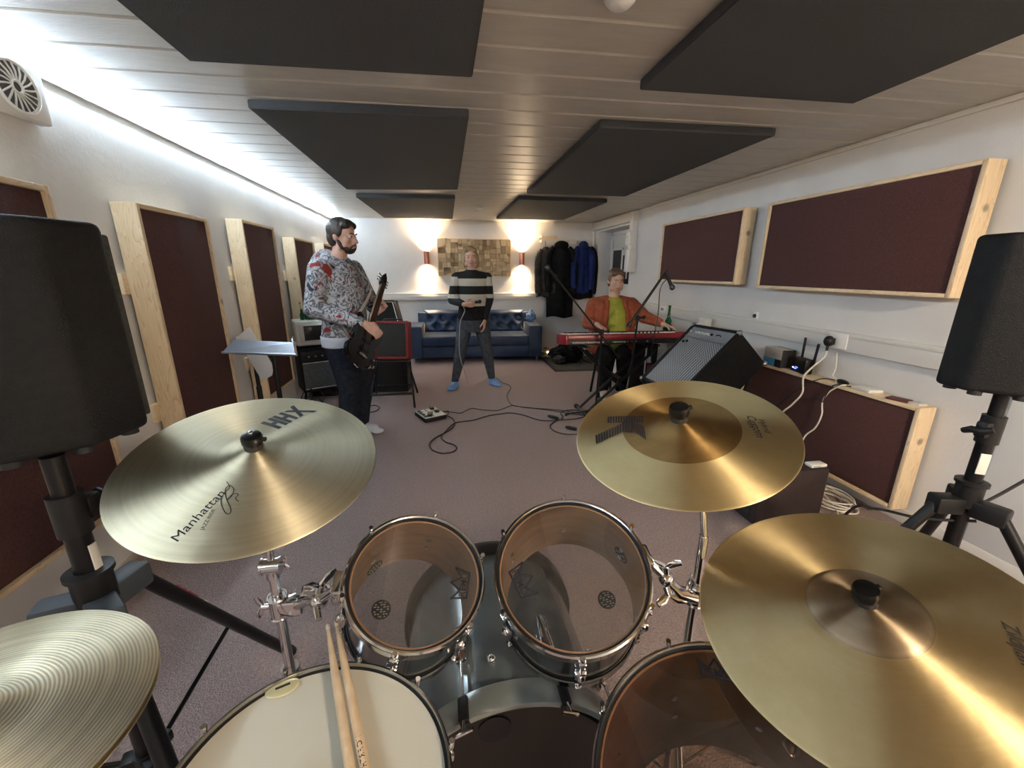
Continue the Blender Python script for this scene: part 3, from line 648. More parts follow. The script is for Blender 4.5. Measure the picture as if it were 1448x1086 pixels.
# ---- drums
def lug(T, r, z, mname='chrome'):
    mb = MB(); mb.box((r - .002, -.012, z - .022), (r + .014, .012, z + .022), .005); mb.ball((r + .014, 0, z), (.008, .009, .016)); return mb
def crown(mb_polys, c, s, ang):
    ca, sa = math.cos(ang), math.sin(ang)
    o = [(-.5, -.28), (.5, -.28), (.62, .32), (.26, .02), (0, .42), (-.26, .02), (-.62, .32), (-.5, -.28)]
    pts = [(c[0] + s * (x * ca - y * sa), c[1] + s * (x * sa + y * ca)) for x, y in o]
    return stroke(pts, s * .075)
def drum(name, label, c, n, R0, depth, lugs, head, inner, logo=None, badges_and_reflections=(), a0=0, shell_m='shell', cat='tom drum', edge=True, bottom=True, strut=True):
    T = frame4(V(c), n); t = thing(name, label, cat, T); rs = R0 - .008
    zt = -.010                                      # head sits 10 mm below the rim
    MB().lathe([(rs, zt - .018), (rs, -depth + .018)], 96).build('shell', M[shell_m], t)
    MB().lathe([(rs - .006, zt - .004), (rs - .006, -depth + .010)], 96).build('inner_shell', M[inner], t)
    if edge: MB().lathe([(rs - .0065, zt - .0012), (rs - .004, zt - .0005), (rs - .002, zt - .003), (rs - .0065, zt - .0035)], 96, None, True).build('bearing_edge', M['edge'], t)
    hp = [(rs + .001, zt - .012), (rs + .001, zt + .002), (R0 - .006, zt + .0105), (R0 - .003, 0.0005), (R0, -.003), (R0 - .002, -.009), (rs + .0065, -.014), (rs + .0065, -.024), (R0 - .001, -.028), (R0 - .001, -.031), (rs + .004, -.031), (rs + .001, -.028)]
    hp = [(r_, max(-.031, min(.001, z_))) for r_, z_ in hp]
    MB().lathe(hp, 96, None, True).build('hoop', M['snarehoop' if shell_m == 'steel' else 'hoop'], t)
    if bottom: MB().lathe([(r_, -depth - z_) for r_, z_ in hp], 96, None, True).build('hoop', M['hoop'], t)
    MB().lathe([(0, zt), (rs * .5, zt), (rs - .001, zt)], 96).build('batter_head', M[head], t)
    MB().lathe([(rs - .002, zt + .0004), (rs + .0012, zt + .0004), (rs + .0012, zt + .002), (rs - .002, zt + .0012)], 96, None, True).build('head_collar', M['black'], t)
    if bottom: MB().lathe([(0, -depth + .010), (rs * .5, -depth + .010), (rs + .001, -depth + .010)], 96).build('resonant_head', M['clear2' if head == 'clear2' else 'clear'], t)
    for i in range(lugs):
        A = rz(a0 + 2 * PI * i / lugs); dpt = depth
        mb = lug(A, rs, -dpt * .5); mb.bm.transform(A)
        lg = mb.build('lug', M['chrome'], t)
        q = rs + .010
        mb = MB().cyl((q, 0, -.004), (q, 0, -dpt + .004), .0028, n=8); mb.cyl((q, 0, -.003), (q, 0, .009), .0045, n=8); mb.cbox((q - .001, 0, -.020), (.012, .014, .012), .002)
        if bottom: mb.cbox((q - .001, 0, -dpt + .020), (.012, .014, .012), .002); mb.cyl((q, 0, -dpt - .006), (q, 0, -dpt + .01), .0045, n=8)
        mb.bm.transform(A); mb.build('tension_rod', M['chrome'], t)
    # screw heads and washers seen on the inside of the shell
    for i in range(lugs):
        A = rz(a0 + 2 * PI * i / lugs)
        for zz in (-depth * .42, -depth * .6): MB().lathe([(0, -.002), (.006, -.002), (.006, .001), (0, .003)], 12, A @ tr(rs - .0075, 0, zz) @ ry(-PI / 2)).build('lug_screw', M['steel'], t)
    Ti = T.inverted()
    for bpx, kind in badges_and_reflections:
        p = on_disc(*bpx, V(c) + n * zt * (1 if kind != 'bottom' else 0) - n * (0 if kind != 'bottom' else depth - .0112), n)
        if kind == 'wall':
            # where the view ray meets the inside wall
            d = Ti.to_3x3() @ ray(*bpx); o = Ti @ V((0, 0, H)); A_ = d.x ** 2 + d.y ** 2; B_ = o.x * d.x + o.y * d.y; C_ = o.x ** 2 + o.y ** 2 - (rs - .0075) ** 2
            tt = (-B_ + math.sqrt(B_ * B_ - A_ * C_)) / A_; h = o + d * tt; ang = math.atan2(h.y, h.x)
            S = rz(ang) @ tr(rs - .0075, 0, h.z) @ ry(-PI / 2)
        else: S = tr(p.x, p.y, -depth + .0112)  # disc on the bottom head is the wall badge's reflection, modelled as a copy
        mb = MB(); mb.lathe([(0, 0), (.021, 0), (.021, .0006), (0, .0007)], 28, S)
        b = mb.build('badge_and_reflection', M['ink'], t)
        mb = MB()
        for k in range(-3, 4):
            wv = math.sqrt(.018 ** 2 - (k * .005) ** 2)
            for j in range(5): 
                if (j + k) % 3: mb.cbox((-wv + wv * 2 * (j + .5) / 5, k * .005, .001), (wv * .26, .0022, .0004), 0, S)
        mb.build('badge_and_reflection_print', M['boxgrey'], b)
    if logo:
        (lx, ly), sz, ang, word = logo; p = on_disc(lx, ly, V(c) + n * zt, n)
        bm = bmesh.new()
        for q in crown(None, (p.x, p.y), sz, ang): bm.faces.new([bm.verts.new((v.x, v.y, zt + .0007)) for v in q])
        me = bpy.data.meshes.new('logo'); bm.to_mesh(me); bm.free(); me.materials.append(M['ink']); lo = bpy.data.objects.new('logo', me); COL.objects.link(lo); lo.parent = t; WM[lo.name] = T
        text_obj('logo_word', word, sz * .36, tr(p.x, p.y, zt + .0007) @ rz(ang) @ tr(0, -sz * .1, 0), M['ink'], lo, 0, .004 * sz)
    return t
cl, nl = V((-.066, .695, .817)), nrm(.19, -.419); cr, nr_ = V((.246, .675, .81)), nrm(-.144, -.422)
TL = drum('tom_drum', 'smaller rack tom in the middle left, clear head over a dark shell', cl, nl, .1375, .19, 6, 'clear', 'innerwood', ((652, 826), .050, R(78), 'REMO'), (((530, 803), 'wall'), ((539, 862), 'bottom')), R(15))
TR = drum('tom_drum', 'larger rack tom in the middle right, clear head over a dark shell', cr, nr_, .1625, .205, 6, 'clear', 'innerwood', ((738, 822), .056, R(-74), 'REMO'), (((878, 785), 'wall'), ((858, 848), 'bottom')), R(22))
cs, ns = V((-.198, .425, .725)), nrm(.12, .023)
SN = drum('snare_drum', 'snare drum at the bottom with worn cream head and two sticks on it', cs, ns, .19, .15, 10, 'coated', 'innerwood', None, (), R(10), 'steel', 'snare drum', edge=False)
# snare basket stand
def tripod(name, label, x, y, top, cat='stand', group=None, spread=.30, hubz=.36, rot=0, tube=.0125):
    t = thing(name, label, cat, (x, y, 0), group)
    MB().cyl((x, y, .10), (x, y, top * .62), tube + .003, n=20).cyl((x, y, top * .60), (x, y, top), tube, n=20).cyl((x, y, top * .58), (x, y, top * .64), tube + .010, n=20).build('tube', M['chrome'], t, world=True)
    for k in range(3):
        a = rot + k * 2 * PI / 3; e = V((x + spread * math.cos(a), y + spread * math.sin(a), .012)); h = V((x + .02 * math.cos(a), y + .02 * math.sin(a), hubz))
        lg = MB().tube([h, h.lerp(e, .55), e], .009, 10).tube([(x, y, .14), h.lerp(e, .5)], .005, 8).build('leg', M['chrome'], t, world=True)
        MB().ball(e + V((0, 0, .003)), .015, n=12).build('rubber_foot', M['rubber'], lg, world=True)
    MB().cyl((x, y, hubz - .03), (x, y, hubz + .02), .026, n=20).build('hub', M['chrome'], t, world=True)
    return t
sb = cs - ns * .165
ts = tripod('snare_stand', 'chrome basket stand under the snare drum', sb.x, sb.y, sb.z - .03, spread=.24, hubz=.27, rot=R(50))
for k in range(3):
    a = R(20) + k * 2 * PI / 3; S = frame4(sb, ns)
    MB().tube([sb - ns * .03, S @ V((.09 * math.cos(a), .09 * math.sin(a), -.012)), S @ V((.19 * math.cos(a), .19 * math.sin(a), -.002)), S @ V((.203 * math.cos(a), .203 * math.sin(a), .03))], .006, 8).build('basket_arm', M['chrome'], ts, world=True)
S = frame4(cs, ns)
p = on_disc(400, 974, cs - ns * .010, ns)
g = thing('gel_pad', 'translucent yellowish damping gel pad stuck near the snare rim', 'drum damper', S @ tr(p.x, p.y, -.0095) @ rz(R(25)))
mb = MB(); mb.ball((0, 0, .0015), (.026, .0155, .0035), n=24); mb.build('pad', M['gel'], g); MB().cbox((0, 0, .0052), (.022, .004, .0006), .0002).build('stamp', M['coat2'], g)
# floor tom
cf, nf = V((.392, .322, .705)), nrm(-.215, -.14)
FTm = drum('floor_tom', 'floor tom at bottom right with a smoky brown see-through head', cf, nf, .215, .36, 8, 'clear2', 'darkwood', ((1012, 948), .045, R(-25), 'REMO'), (), R(0), 'shell', 'floor tom')
FI = frame4(cf, nf)
for k in range(3):
    a = R(-90 + k * 120); w0 = FI @ V((.222 * math.cos(a), .222 * math.sin(a), -.16)); w1 = FI @ V((.222 * math.cos(a), .222 * math.sin(a), -.36)); e = V((w1.x + .04 * math.cos(a), w1.y + .04 * math.sin(a), .012))
    MB().tube([w0, w1, w1 + V((0, 0, -.08)), e], .006, 10).ball(e, .013, n=12).cbox(w0 - V((0, 0, .04)), (.03, .03, .05), .006).build('leg', M['chrome'], FTm, world=True)
# bass drum
bx, bz, br, y0, y1 = .118, .292, .255, .625, 1.09
BT = tr(bx, y0, bz) @ rx(-PI / 2); bdp = y1 - y0
bd = thing('bass_drum', 'silver bass drum under the two rack toms, black head towards the stool', 'bass drum', tr(bx, (y0 + y1) / 2, 0))
MB().lathe([(br - .004, .004), (br - .004, bdp - .004)], 128, BT).build('shell', M['silver'], bd, world=True)
for q0, q1 in ((-.026, .027), (bdp - .025, bdp + .026)):
    mk = 'hoopwood' if q0 < .1 else 'black'
    MB().lathe([(br + .004, q0), (br + .016, q0), (br + .017, q0 + .003), (br + .017, q1 - .003), (br + .016, q1), (br + .004, q1)], 128, BT, True).build('hoop', M[mk], bd, world=True)
MB().lathe([(0, -.002), (br * .5, -.002), (br - .004, -.002), (br + .004, .006)], 128, BT).build('batter_head', M['blackhead'], bd, world=True)
MB().torus(br - .018, .004, BT @ tr(0, 0, -.004), 96, 8).build('head_collar', M['black'], bd, world=True)
pp = aty(700, 1032, y0 - .004); MB().lathe([(0, 0), (.035, 0), (.035, .002), (0, .002)], 32, tr(pp.x, y0 - .0025, pp.z) @ rx(PI / 2)).build('beater_patch', M['ink'], bd, world=True)
MB().lathe([(0, bdp + .002), (br + .004, bdp + .002)], 96, BT).build('front_head', M['blackhead'], bd, world=True)
for k in range(8):
    a = R(22.5 + 45 * k); A = BT @ rz(a)
    mb = MB(); mb.box((br + .014, -.011, -.030), (br + .026, .011, .020), .004, A); mb.box((br + .006, -.009, -.034), (br + .020, .009, -.026), .002, A)
    mb.build('claw', M['black'], bd, world=True)
    MB().cyl(A @ V((br + .022, 0, -.05)), A @ V((br + .016, 0, .14)), .0038, n=10).cyl(A @ V((br + .022, -.018, -.05)), A @ V((br + .022, .018, -.05)), .004, n=8).build('tension_rod', M['chrome'], bd, world=True)
    mb = MB(); mb.box((br - .006, -.014, .10), (br + .022, .014, .20), .007, A); mb.build('lug', M['chrome'], bd, world=True)
pb_ = flo(695, 932, bz + br); MB().ball(pb_, (.011, .011, .010), n=14).cyl(pb_ - V((0, 0, .012)), pb_, .009).build('mount_bolt', M['chrome'], bd, world=True)
for s in (-1, 1): MB().tube([(bx + s * .22, .98, .19), (bx + s * .33, 1.06, .012)], .008, 10).ball((bx + s * .33, 1.06, .014), .014).build('spur', M['chrome'], bd, world=True)
# short L-arm of the toms: tom brackets
def wing(mb, c, d, up, s=1.):
    d = V(d).normalized(); up = V(up).normalized(); q = d.cross(up)
    mb.cyl(c, c + d * .012 * s, .006 * s, n=12)
    for k in (-1, 1):
        mb.tube([c + d * .010 * s, c + d * .018 * s + up * k * .012 * s, c + d * .022 * s + up * k * .024 * s], [.004 * s, .007 * s, .005 * s], 8, True, .45, q)
def cyl_clamp(mb, c, axis, r, h): mb.cyl(c - axis * h / 2, c + axis * h / 2, r, n=24); mb.torus(r, .003, frame4(c + axis * h / 2, axis), 24, 6); mb.torus(r, .003, frame4(c - axis * h / 2, axis), 24, 6)
Z = V((0, 0, 1))
# ---- left stand holding the left cymbal and the left tom
sx, sy = -.388, .828
stL = tripod('cymbal_stand', 'chrome stand left of the smaller rack tom, holding tom arm and left cymbal', sx, sy, .765, 'cymbal stand', 'chrome cymbal stands', .33, .34, R(200), .0105)
base = V((sx, sy, 0)); tl = base + Z * .765
mb = MB(); mb.tube([tl, c1 - n1 * .055], .0075, 12); mb.cyl(c1 - n1 * .06, c1 + n1 * .072, .0036, n=10); mb.cyl(c1 - n1 * .03, c1 - n1 * .018, .013, n=20); mb.build('tilter_rod', M['chrome'], stL, world=True)
mb = MB(); h = base + Z * .775; mb.cyl(h - V((.016, 0, .0)), h + V((.016, 0, 0)), .017, n=24); mb.cyl(h - V((.02, 0, 0)), h - V((.016, 0, 0)), .019, n=24); mb.cyl(h + V((.016, 0, 0)), h + V((.02, 0, 0)), .019, n=24); mb.cyl(h - Z * .03, h - Z * .012, .014, n=20); wing(mb, h + V((.02, -.002, .004)), V((1, -.3, .2)), Z, .8)
mb.build('tilter', M['chrome'], stL, world=True)
ck = base + Z * .668; axx = V((1, -.10, .05)).normalized()
mb = MB(); cyl_clamp(mb, ck, Z, .019, .05); mb.cbox(ck + V((.028, -.004, 0)), (.05, .034, .042), .006, None); wing(mb, ck - axx * .022, -axx, Z, 1.15); mb.cyl(ck - axx * .03, ck, .006); mb.build('multi_clamp', M['chrome'], stL, world=True)
TLW = frame4(cl, nl)
att = TLW @ V((-.150, .005, -.055))
arm0 = ck + V((.045, -.006, .004)); mid = arm0.lerp(att, .55) + V((0, 0, -.012))
mb = MB(); mb.tube([arm0, arm0.lerp(mid, .6) + Z * .004, mid], [.016, .013, .014], 14, True, .8); mb.ball(mid, .019); mb.tube([mid, mid.lerp(att, .6), att], [.009, .009, .009], 12); mb.tube([arm0 + Z * .02, arm0.lerp(mid, .5) + Z * .021, mid + Z * .012], .005, 8); mb.build('tom_arm', M['chrome'], stL, world=True)
mb = MB(); wing(mb, mid + V((0, .004, .014)), V((.15, .1, 1)), V((.7, .6, 0)), 1.5); wing(mb, mid + V((.028, -.002, .012)), V((.2, -.2, 1)), V((.6, -.5, .3)), 1.1); mb.cyl(mid + V((-.004, -.010, -.004)), mid + V((.006, -.036, -.016)), .008, n=14); mb.build('wing_nut', M['chrome'], stL, world=True)
mb = MB(); mb.cbox((-.146, .005, -.055), (.024, .05, .055), .007, TLW); mb.cyl(TLW @ V((-.16, .005, -.055)), TLW @ V((-.13, .005, -.055)), .014, n=18); mb.bm.transform(TLW.inverted()); mb.build('tom_bracket', M['chrome'], TL)
# ---- right stand holding the striped-letter cymbal and the right tom
sx, sy = .533, .663
stR = tripod('cymbal_stand', 'chrome stand right of the larger rack tom, holding tom arm and striped-letter cymbal', sx, sy, .86, 'cymbal stand', 'chrome cymbal stands', .33, .34, R(10), .0095)
base = V((sx, sy, 0)); tl = base + Z * .86
mb = MB(); mb.tube([tl, tl + V((-.012, .004, .08)), c2 - n2 * .055], .0072, 12); mb.cyl(c2 - n2 * .06, c2 + n2 * .06, .0036, n=10); mb.cyl(c2 - n2 * .03, c2 - n2 * .018, .013, n=20); mb.build('tilter_rod', M['chrome'], stR, world=True)
ck = base + Z * .712; axx = V((-1, .0, .03)).normalized(); TRW = frame4(cr, nr_); att = TRW @ V((.176, .012, -.058))
mb = MB(); cyl_clamp(mb, ck, Z, .018, .045); mb.tube([ck + V((.018, -.016, 0)), ck + V((.030, -.020, 0))], .006); wing(mb, ck + V((.024, -.012, .0)), V((1, -.6, 0)), Z, 1.1); mb.build('multi_clamp', M['chrome'], stR, world=True)
arm0 = ck + V((-.020, -.006, .0)); mid = arm0.lerp(att, .55) + V((0, -.004, -.004))
mb = MB(); mb.tube([arm0 + V((.012, 0, 0)), arm0.lerp(mid, .5) + V((0, -.006, -.006)), mid], [.020, .018, .012], 14, True, .7); mb.ball(mid, .017); mb.tube([mid, att], .009, 12); mb.build('tom_arm', M['chrome'], stR, world=True)
mb = MB(); wing(mb, mid + V((0, .002, .012)), V((-.15, .1, 1)), V((.7, -.5, .2)), 1.4); wing(mb, mid + V((-.004, -.010, -.012)), V((.1, -.7, -.7)), V((.9, 0, 0)), 1.4); wing(mb, arm0 + V((0, .004, .016)), V((0, 0, 1)), V((.6, .6, 0)), .9); mb.build('wing_nut', M['chrome'], stR, world=True)
mb = MB(); mb.cbox((.170, .012, -.058), (.024, .05, .055), .007); mb.cyl((.185, .012, -.058), (.155, .012, -.058), .014, n=18); mb.build('tom_bracket', M['chrome'], TR)
# ---- ride stand, out of the picture below the ride
rb = c3 - n3 * .06
stC = tripod('cymbal_stand', 'chrome stand under the biggest bronze cymbal at bottom right', .76, .47, .68, 'cymbal stand', 'chrome cymbal stands', .28, .30, R(0), .0105)
mb = MB(); mb.tube([(.76, .47, .67), (.74, .46, .75), rb], .007, 10); mb.cyl(rb, c3 + n3 * .06, .0036, n=10); mb.build('tilter_rod', M['chrome'], stC, world=True)
# ---- drumsticks lying over the snare rim
def stick(tip, butt, label, word=None):
    tip, butt = V(tip), V(butt); d = (butt - tip); n_ = d.length; T = frame4(tip, d, V((1, 0, 0))) ; Tm = Matrix.Translation(tip) @ Matrix((d.normalized().cross(Z).normalized(), Z - d.normalized() * d.normalized().z, d.normalized())).transposed().to_4x4()
    Tm = frame4(tip, d, V((1, 0, 0)))
    t = thing('drumstick', label, 'drumstick', Tm, 'drumsticks on the snare')
    prof = [(0.0028, .010), (.0030, .014), (.0046, .05), (.0066, .11), (.0072, .15), (.0072, n_ - .006), (.0055, n_), (0, n_ + .001)]
    MB().lathe(prof, 24).build('shaft', M['stickwood'], t)
    MB().lathe([(0, -.001), (.0028, .0), (.0040, .004), (.0038, .010), (.0030, .0135), (0, .0136)], 20).build('tip', M['tip'], t)
    if word:
        # ink lettering wrapped along the shaft, towards the butt
        x_ = V(Tm.to_3x3().inverted() @ Z); a = math.atan2(x_.y, x_.x) + R(8)
        me = text_mesh(word, .0105, 0, 0, 'LEFT', bold=.0002)
        bm = bmesh.new(); bm.from_mesh(me); bmesh.ops.triangulate(bm, faces=bm.faces[:])
        for v_ in bm.verts: 
            s_ = v_.co.x; th = a + v_.co.y / .0072; v_.co = V((.00738 * math.cos(th), .00738 * math.sin(th), .235 + s_))
        me2 = bpy.data.meshes.new('lettering'); bm.to_mesh(me2); bm.free(); me2.materials.append(M['ink']); o = bpy.data.objects.new('lettering', me2); COL.objects.link(o); o.parent = t
    return t
def snare_pt(px, py, lift): 
    d = ray(px, py); o = V((0, 0, H)); t_ = (cs + ns * lift - o).dot(ns) / d.dot(ns); return o + d * t_
def stick_on(pt, pb, label, word=None, lift0=.0095, lift1=.0095):
    a = snare_pt(*pt, lift0); b = snare_pt(*pb, lift1); b = a + (b - a).normalized() * .405; return stick(a, b, label, word)
stick_on((463, 884), (497, 1100), 'left drumstick of the pair lying across the snare drum')
stick_on((475, 879), (519, 1100), 'right drumstick of the pair, with black lettering near its butt', 'VIC FIRTH')
# ================================================================== LOUDSPEAKERS
def pa_speaker(name, label, plan, z0, z1, front, handle_face):
    # plan: corners counter-clockwise; edge 'front' carries the grille
    cx = sum(p[0] for p in plan) / len(plan); cy = sum(p[1] for p in plan) / len(plan)
    t = thing(name, label, 'loudspeaker', (cx, cy, z0), 'loudspeakers beside the drums')
    b = bmesh.new(); n = len(plan)
    lo = [b.verts.new((*p, z0)) for p in plan]; hi = [b.verts.new((*p, z1)) for p in plan]
    b.faces.new(lo[::-1]); b.faces.new(hi)
    for i in range(n): b.faces.new((lo[i], lo[(i + 1) % n], hi[(i + 1) % n], hi[i]))
    bmesh.ops.bevel(b, geom=b.edges[:], offset=.016, segments=4, profile=.5, affect='EDGES')
    mb = MB(); mb._merge(b); mb.build('cabinet', M['speaker'], t, world=True)
    a, c = V((*plan[front], 0)), V((*plan[(front + 1) % n], 0)); d = (c - a).normalized(); nn = V((d.y, -d.x, 0))
    X = Matrix((d, Z, nn)).transposed().to_4x4(); X.translation = a; w = (c - a).length
    MB().box((.018, z0 + .02, .001), (w - .018, z1 - .02, .014), .006, X).build('grille', M['darkgrille'], t, world=True)
    for p in plan:
        q = V((*p, 0)).lerp(V((cx, cy, 0)), .22); MB().cyl((q.x, q.y, z0 - .010), (q.x, q.y, z0 + .004), .016, n=16).build('foot', M['rubber'], t, world=True)
    MB().cyl((cx, cy, z0 - .012), (cx, cy, z0 + .004), .034, n=24).build('pole_socket', M['black'], t, world=True)
    return t
def speaker_stand(label, x, y, top, hub, bot, foot_dirs, spread, col_z, knobdir, hubm='hub'):
    t = thing('speaker_stand', label, 'stand', (x, y, 0), 'tripod speaker stands')
    MB().cyl((x, y, hub + .02), (x, y, top), .0175, n=24).build('inner_pole', M['blackmetal'], t, world=True)
    MB().cyl((x, y, bot - .05), (x, y, col_z), .0205, n=24).build('outer_pole', M['blackmetal'], t, world=True)
    k = V((math.cos(knobdir), math.sin(knobdir), 0)); c = V((x, y, col_z - .03))
    mb = MB(); mb.cyl((x, y, col_z - .075), (x, y, col_z + .012), .027, n=28); mb.cbox(c + k * .03, (.03, .03, .05), .006); mb.build('collar', M['black'], t, world=True)
    mb = MB(); q = Z.cross(k); mb.cyl(c + k * .03, c + k * .058, .008, n=12); mb.tube([c + k * .055 - q * .032 - Z * .012, c + k * .062 - q * .012, c + k * .062 + q * .012, c + k * .055 + q * .032 + Z * .012], [.009, .011, .011, .009], 10); mb.build('knob', M['black'], t, world=True)
    mb = MB(); mb.lathe([(.030, hub - .02), (.034, hub - .012), (.034, hub + .055), (.040, hub + .058), (.040, hub + .068), (.022, hub + .070), (.022, hub - .02)], 32, tr(x, y, 0), True); mb.build('hub_sleeve', M['black'], t, world=True)
    mb = MB()
    for a in foot_dirs: mb.box((.016, -.026, hub - .045), (.098, .026, hub + .012), .008, tr(x, y, 0) @ rz(a))
    mb.build('hub', M[hubm], t, world=True)
    mb = MB(); mb.cyl((x, y, bot - .035), (x, y, bot + .015), .028, n=24)
    for a in foot_dirs: mb.box((.01, -.018, bot - .02), (.05, .018, bot + .01), .004, tr(x, y, 0) @ rz(a))
    mb.build('lower_collar', M['black'], t, world=True)
    for a in foot_dirs:
        e = V((math.cos(a), math.sin(a), 0)); o = V((x, y, 0)); h = o + e * .08 + Z * (hub - .015); f = o + e * spread + Z * .016; m_ = h.lerp(f, .5)
        lg = MB().tube([h, f], .0165, 16).build('leg', M['blackmetal'], t, world=True)
        MB().cyl(f - (f - h).normalized() * .012, f + (f - h).normalized() * .016, .0205, n=16).build('rubber_foot', M['rubber'], lg, world=True)
        MB().tube([o + e * .04 + Z * (bot - .005), m_], [.0085, .0085], 8, True, .5, Z.cross(e)).build('brace', M['blackmetal'], t, world=True)
    return t
xl, yl = -.738, .842
pa_speaker('loudspeaker', 'black loudspeaker on a tripod stand at the left edge, in front of left wall panels', [(-.655, .985), (-.790, 1.075), (-.985, .905), (-.955, .795), (-.775, .795), (-.68, .865)], 1.06, 1.487, 0, 4)
a1 = math.atan2(1.327 - yl, -.614 - xl)
stand_l = speaker_stand('black tripod stand under the left loudspeaker, red lettering on one leg', xl, yl, 1.058, .735, .275, (a1, a1 + R(120), a1 - R(120)), .50, .965, R(60))
mb = MB(); e = V((math.cos(a1), math.sin(a1), 0)); o = V((xl, yl, 0)); h = o + e * .08 + Z * .72; f = o + e * .50 + Z * .016; dd = (f - h).normalized(); upn = (Z - dd * dd.z).normalized(); sd = dd.cross(upn)
Tl = Matrix((dd, -sd, upn)).transposed().to_4x4(); Tl.translation = h + dd * .13
rnd = random.Random(5)
for k, ch in enumerate('RRRRRRRR'):
    mb.cbox((k * .0115, .006 - .011 + .004, .0168), (.0025, .012, .002), 0, Tl); mb.cbox((k * .0115 + .004, -.001 + .005 * (k % 2) - .004, .0168), (.007, .0025, .002), 0, Tl)
    if k % 3: mb.cbox((k * .0115 + .007, -.001, .0168), (.0025, .008, .002), 0, Tl)
mb.build('red_lettering', mat('red print', (.42, .012, .018), .5), stand_l, world=True)
MB().cbox((0.128, 0, .0168), (.012, .012, .002), .0005, Tl).build('label', M['paper'], stand_l, world=True)
MB().box((-.006, -.0225, .80), (.010, -.0195, .862), .001, tr(xl, yl, 0) @ rz(R(80))).build('sticker', M['paper'], stand_l, world=True)
xr, yr = 1.645, .892
pa_speaker('loudspeaker', 'black loudspeaker on a tripod stand at the right edge, by the largest wall panel', [(1.565, 1.018), (1.545, .925), (1.62, .835), (1.80, .72), (1.90, .80), (1.76, 1.03)], 1.06, 1.512, 4, 2)
stand_r = speaker_stand('black tripod stand under the right loudspeaker, small white label on its pole', xr, yr, 1.058, .70, .28, (R(165), R(165 + 120), R(45)), .52, .975, R(185), 'black')
e = V((-.55, -.83, 0)); MB().box((-.012, .0185, .80), (.012, .0222, .868), .001, tr(xr, yr, 0) @ rz(math.atan2(e.y, e.x) - PI / 2)).build('label', M['paper'], stand_r, world=True)
tag(recenter(MB().tube(curve_pts([(1.66, .86, .64), (1.58, .95, .60), (1.52, 1.05, .58), (1.50, 1.12, .52), (1.55, 1.3, .1), (1.62, 1.4, .007), (1.9, 1.5, .007)], 8), .005, 8).build('cable', M['cable'])), 'black cable running down behind the right speaker stand', 'cable')
tag(recenter(MB().tube(curve_pts([(1.675, .88, .68), (1.80, .90, .70), (1.98, .88, .82), (2.12, .85, .88), (2.25, .8, .6), (2.3, .75, .1), (2.3, .5, .007)], 8), .005, 8).build('cable', M['cable'])), 'black cable looping out to the right of the right speaker stand', 'cable')

# ================================================================== ON AND AROUND THE LOW RIGHT PANEL
zt = .7155
T = thing('carton', 'small grey and blue carton on the low right panel, next to the bass amplifier', 'box', tr(2.535, 2.65, zt) @ rz(R(-4)))
MB().box((-.055, -.095, .0), (.055, .085, .135), .003).build('box_body', M['ink'], T)
MB().box((-.0575, -.0955, .06), (-.0545, .0855, .1355), .001).box((-.0575, -.0955, .1345), (.03, .0855, .1362), .0005).build('grey_print', M['boxgrey'], T)
MB().box((-.0575, -.03, .0), (-.0545, .0855, .06), .001).build('blue_print', M['boxblue'], T)
MB().box((-.0585, -.05, .095), (-.0572, .055, .100)).box((-.0585, -.03, .080), (-.0572, .03, .084)).build('print_lines', M['steel'], T)
T = thing('router', 'black wireless router with two aerials and blue lights on the low right panel', 'router', tr(2.525, 2.43, zt) @ rz(R(-12)))
MB().box((-.03, -.080, 0), (.03, .075, .105), .008).build('casing', M['black'], T)
MB().cyl((.012, .030, .09), (.014, .036, .245), .008, n=12).build('aerial', M['black'], T); MB().cyl((.018, -.085, .06), (.0, -.125, .225), .0085, n=12).build('aerial', M['black'], T)
MB().box((-.0315, .005, .022), (-.0295, .035, .028)).box((-.0315, -.008, .034), (-.0295, .02, .038)).build('blue_light', M['blueled'], T); MB().box((-.0316, .038, .026), (-.0296, .048, .031)).build('white_light', M['whiteled'], T)
T = thing('power_adapter', 'black oval power adapter lying on the low right panel', 'adapter', tr(2.52, 2.105, zt) @ rz(R(70)))
MB().ball((0, 0, .015), (.055, .022, .0148), n=20).build('casing', M['black'], T)
T = thing('white_box', 'flat white network box lying on the low right panel', 'box', tr(2.525, 1.955, zt) @ rz(R(-8)))
MB().box((-.045, -.065, 0), (.045, .065, .022), .007).build('casing', M['white'], T); MB().box((-.0455, -.05, .004), (-.044, .05, .012)).build('ports', M['cream'], T)
T = thing('wallet', 'dark red leather wallet on the near end of the low right panel', 'wallet', tr(2.515, 1.765, zt) @ rz(R(15)))
MB().box((-.035, -.05, 0), (.035, .05, .012), .004).build('cover', M['leather'], T); MB().box((-.030, -.0508, .004), (.030, -.046, .008)).build('notes', M['paper'], T)
tag(recenter(MB().box((2.50, 1.655, zt), (2.56, 1.71, zt + .014), .004).build('clear_case', M['jug'])), 'small clear plastic case on the near corner of the low right panel', 'case')
def socket(x, y, z, label, w=.09, h=.09, plug=False):
    t = thing('wall_socket', label, 'socket', (x, y, z)); MB().box((x - .012, y - w / 2, z - h / 2), (x, y + w / 2, z + h / 2), .004).build('face_plate', M['white'], t, world=True); return t
s1 = socket(XR - .045, 2.235, .975, 'white double wall socket on the dado trunking above the router, with a plug in it', .13, .10)
T = thing('plug', 'black moulded plug pushed into the wall socket above the router', 'plug', (XR - .06, 2.262, .965))
MB().ball((XR - .085, 2.265, .968), (.030, .030, .036), n=20).box((XR - .075, 2.243, .945), (XR - .057, 2.287, .99), .004).cyl((XR - .09, 2.262, .935), (XR - .092, 2.26, .905), .008).build('body', M['black'], T, world=True)
s2 = socket(XR, 3.035, 1.056, 'tiny white jack socket with black centre just above the right trunking', .055, .06)
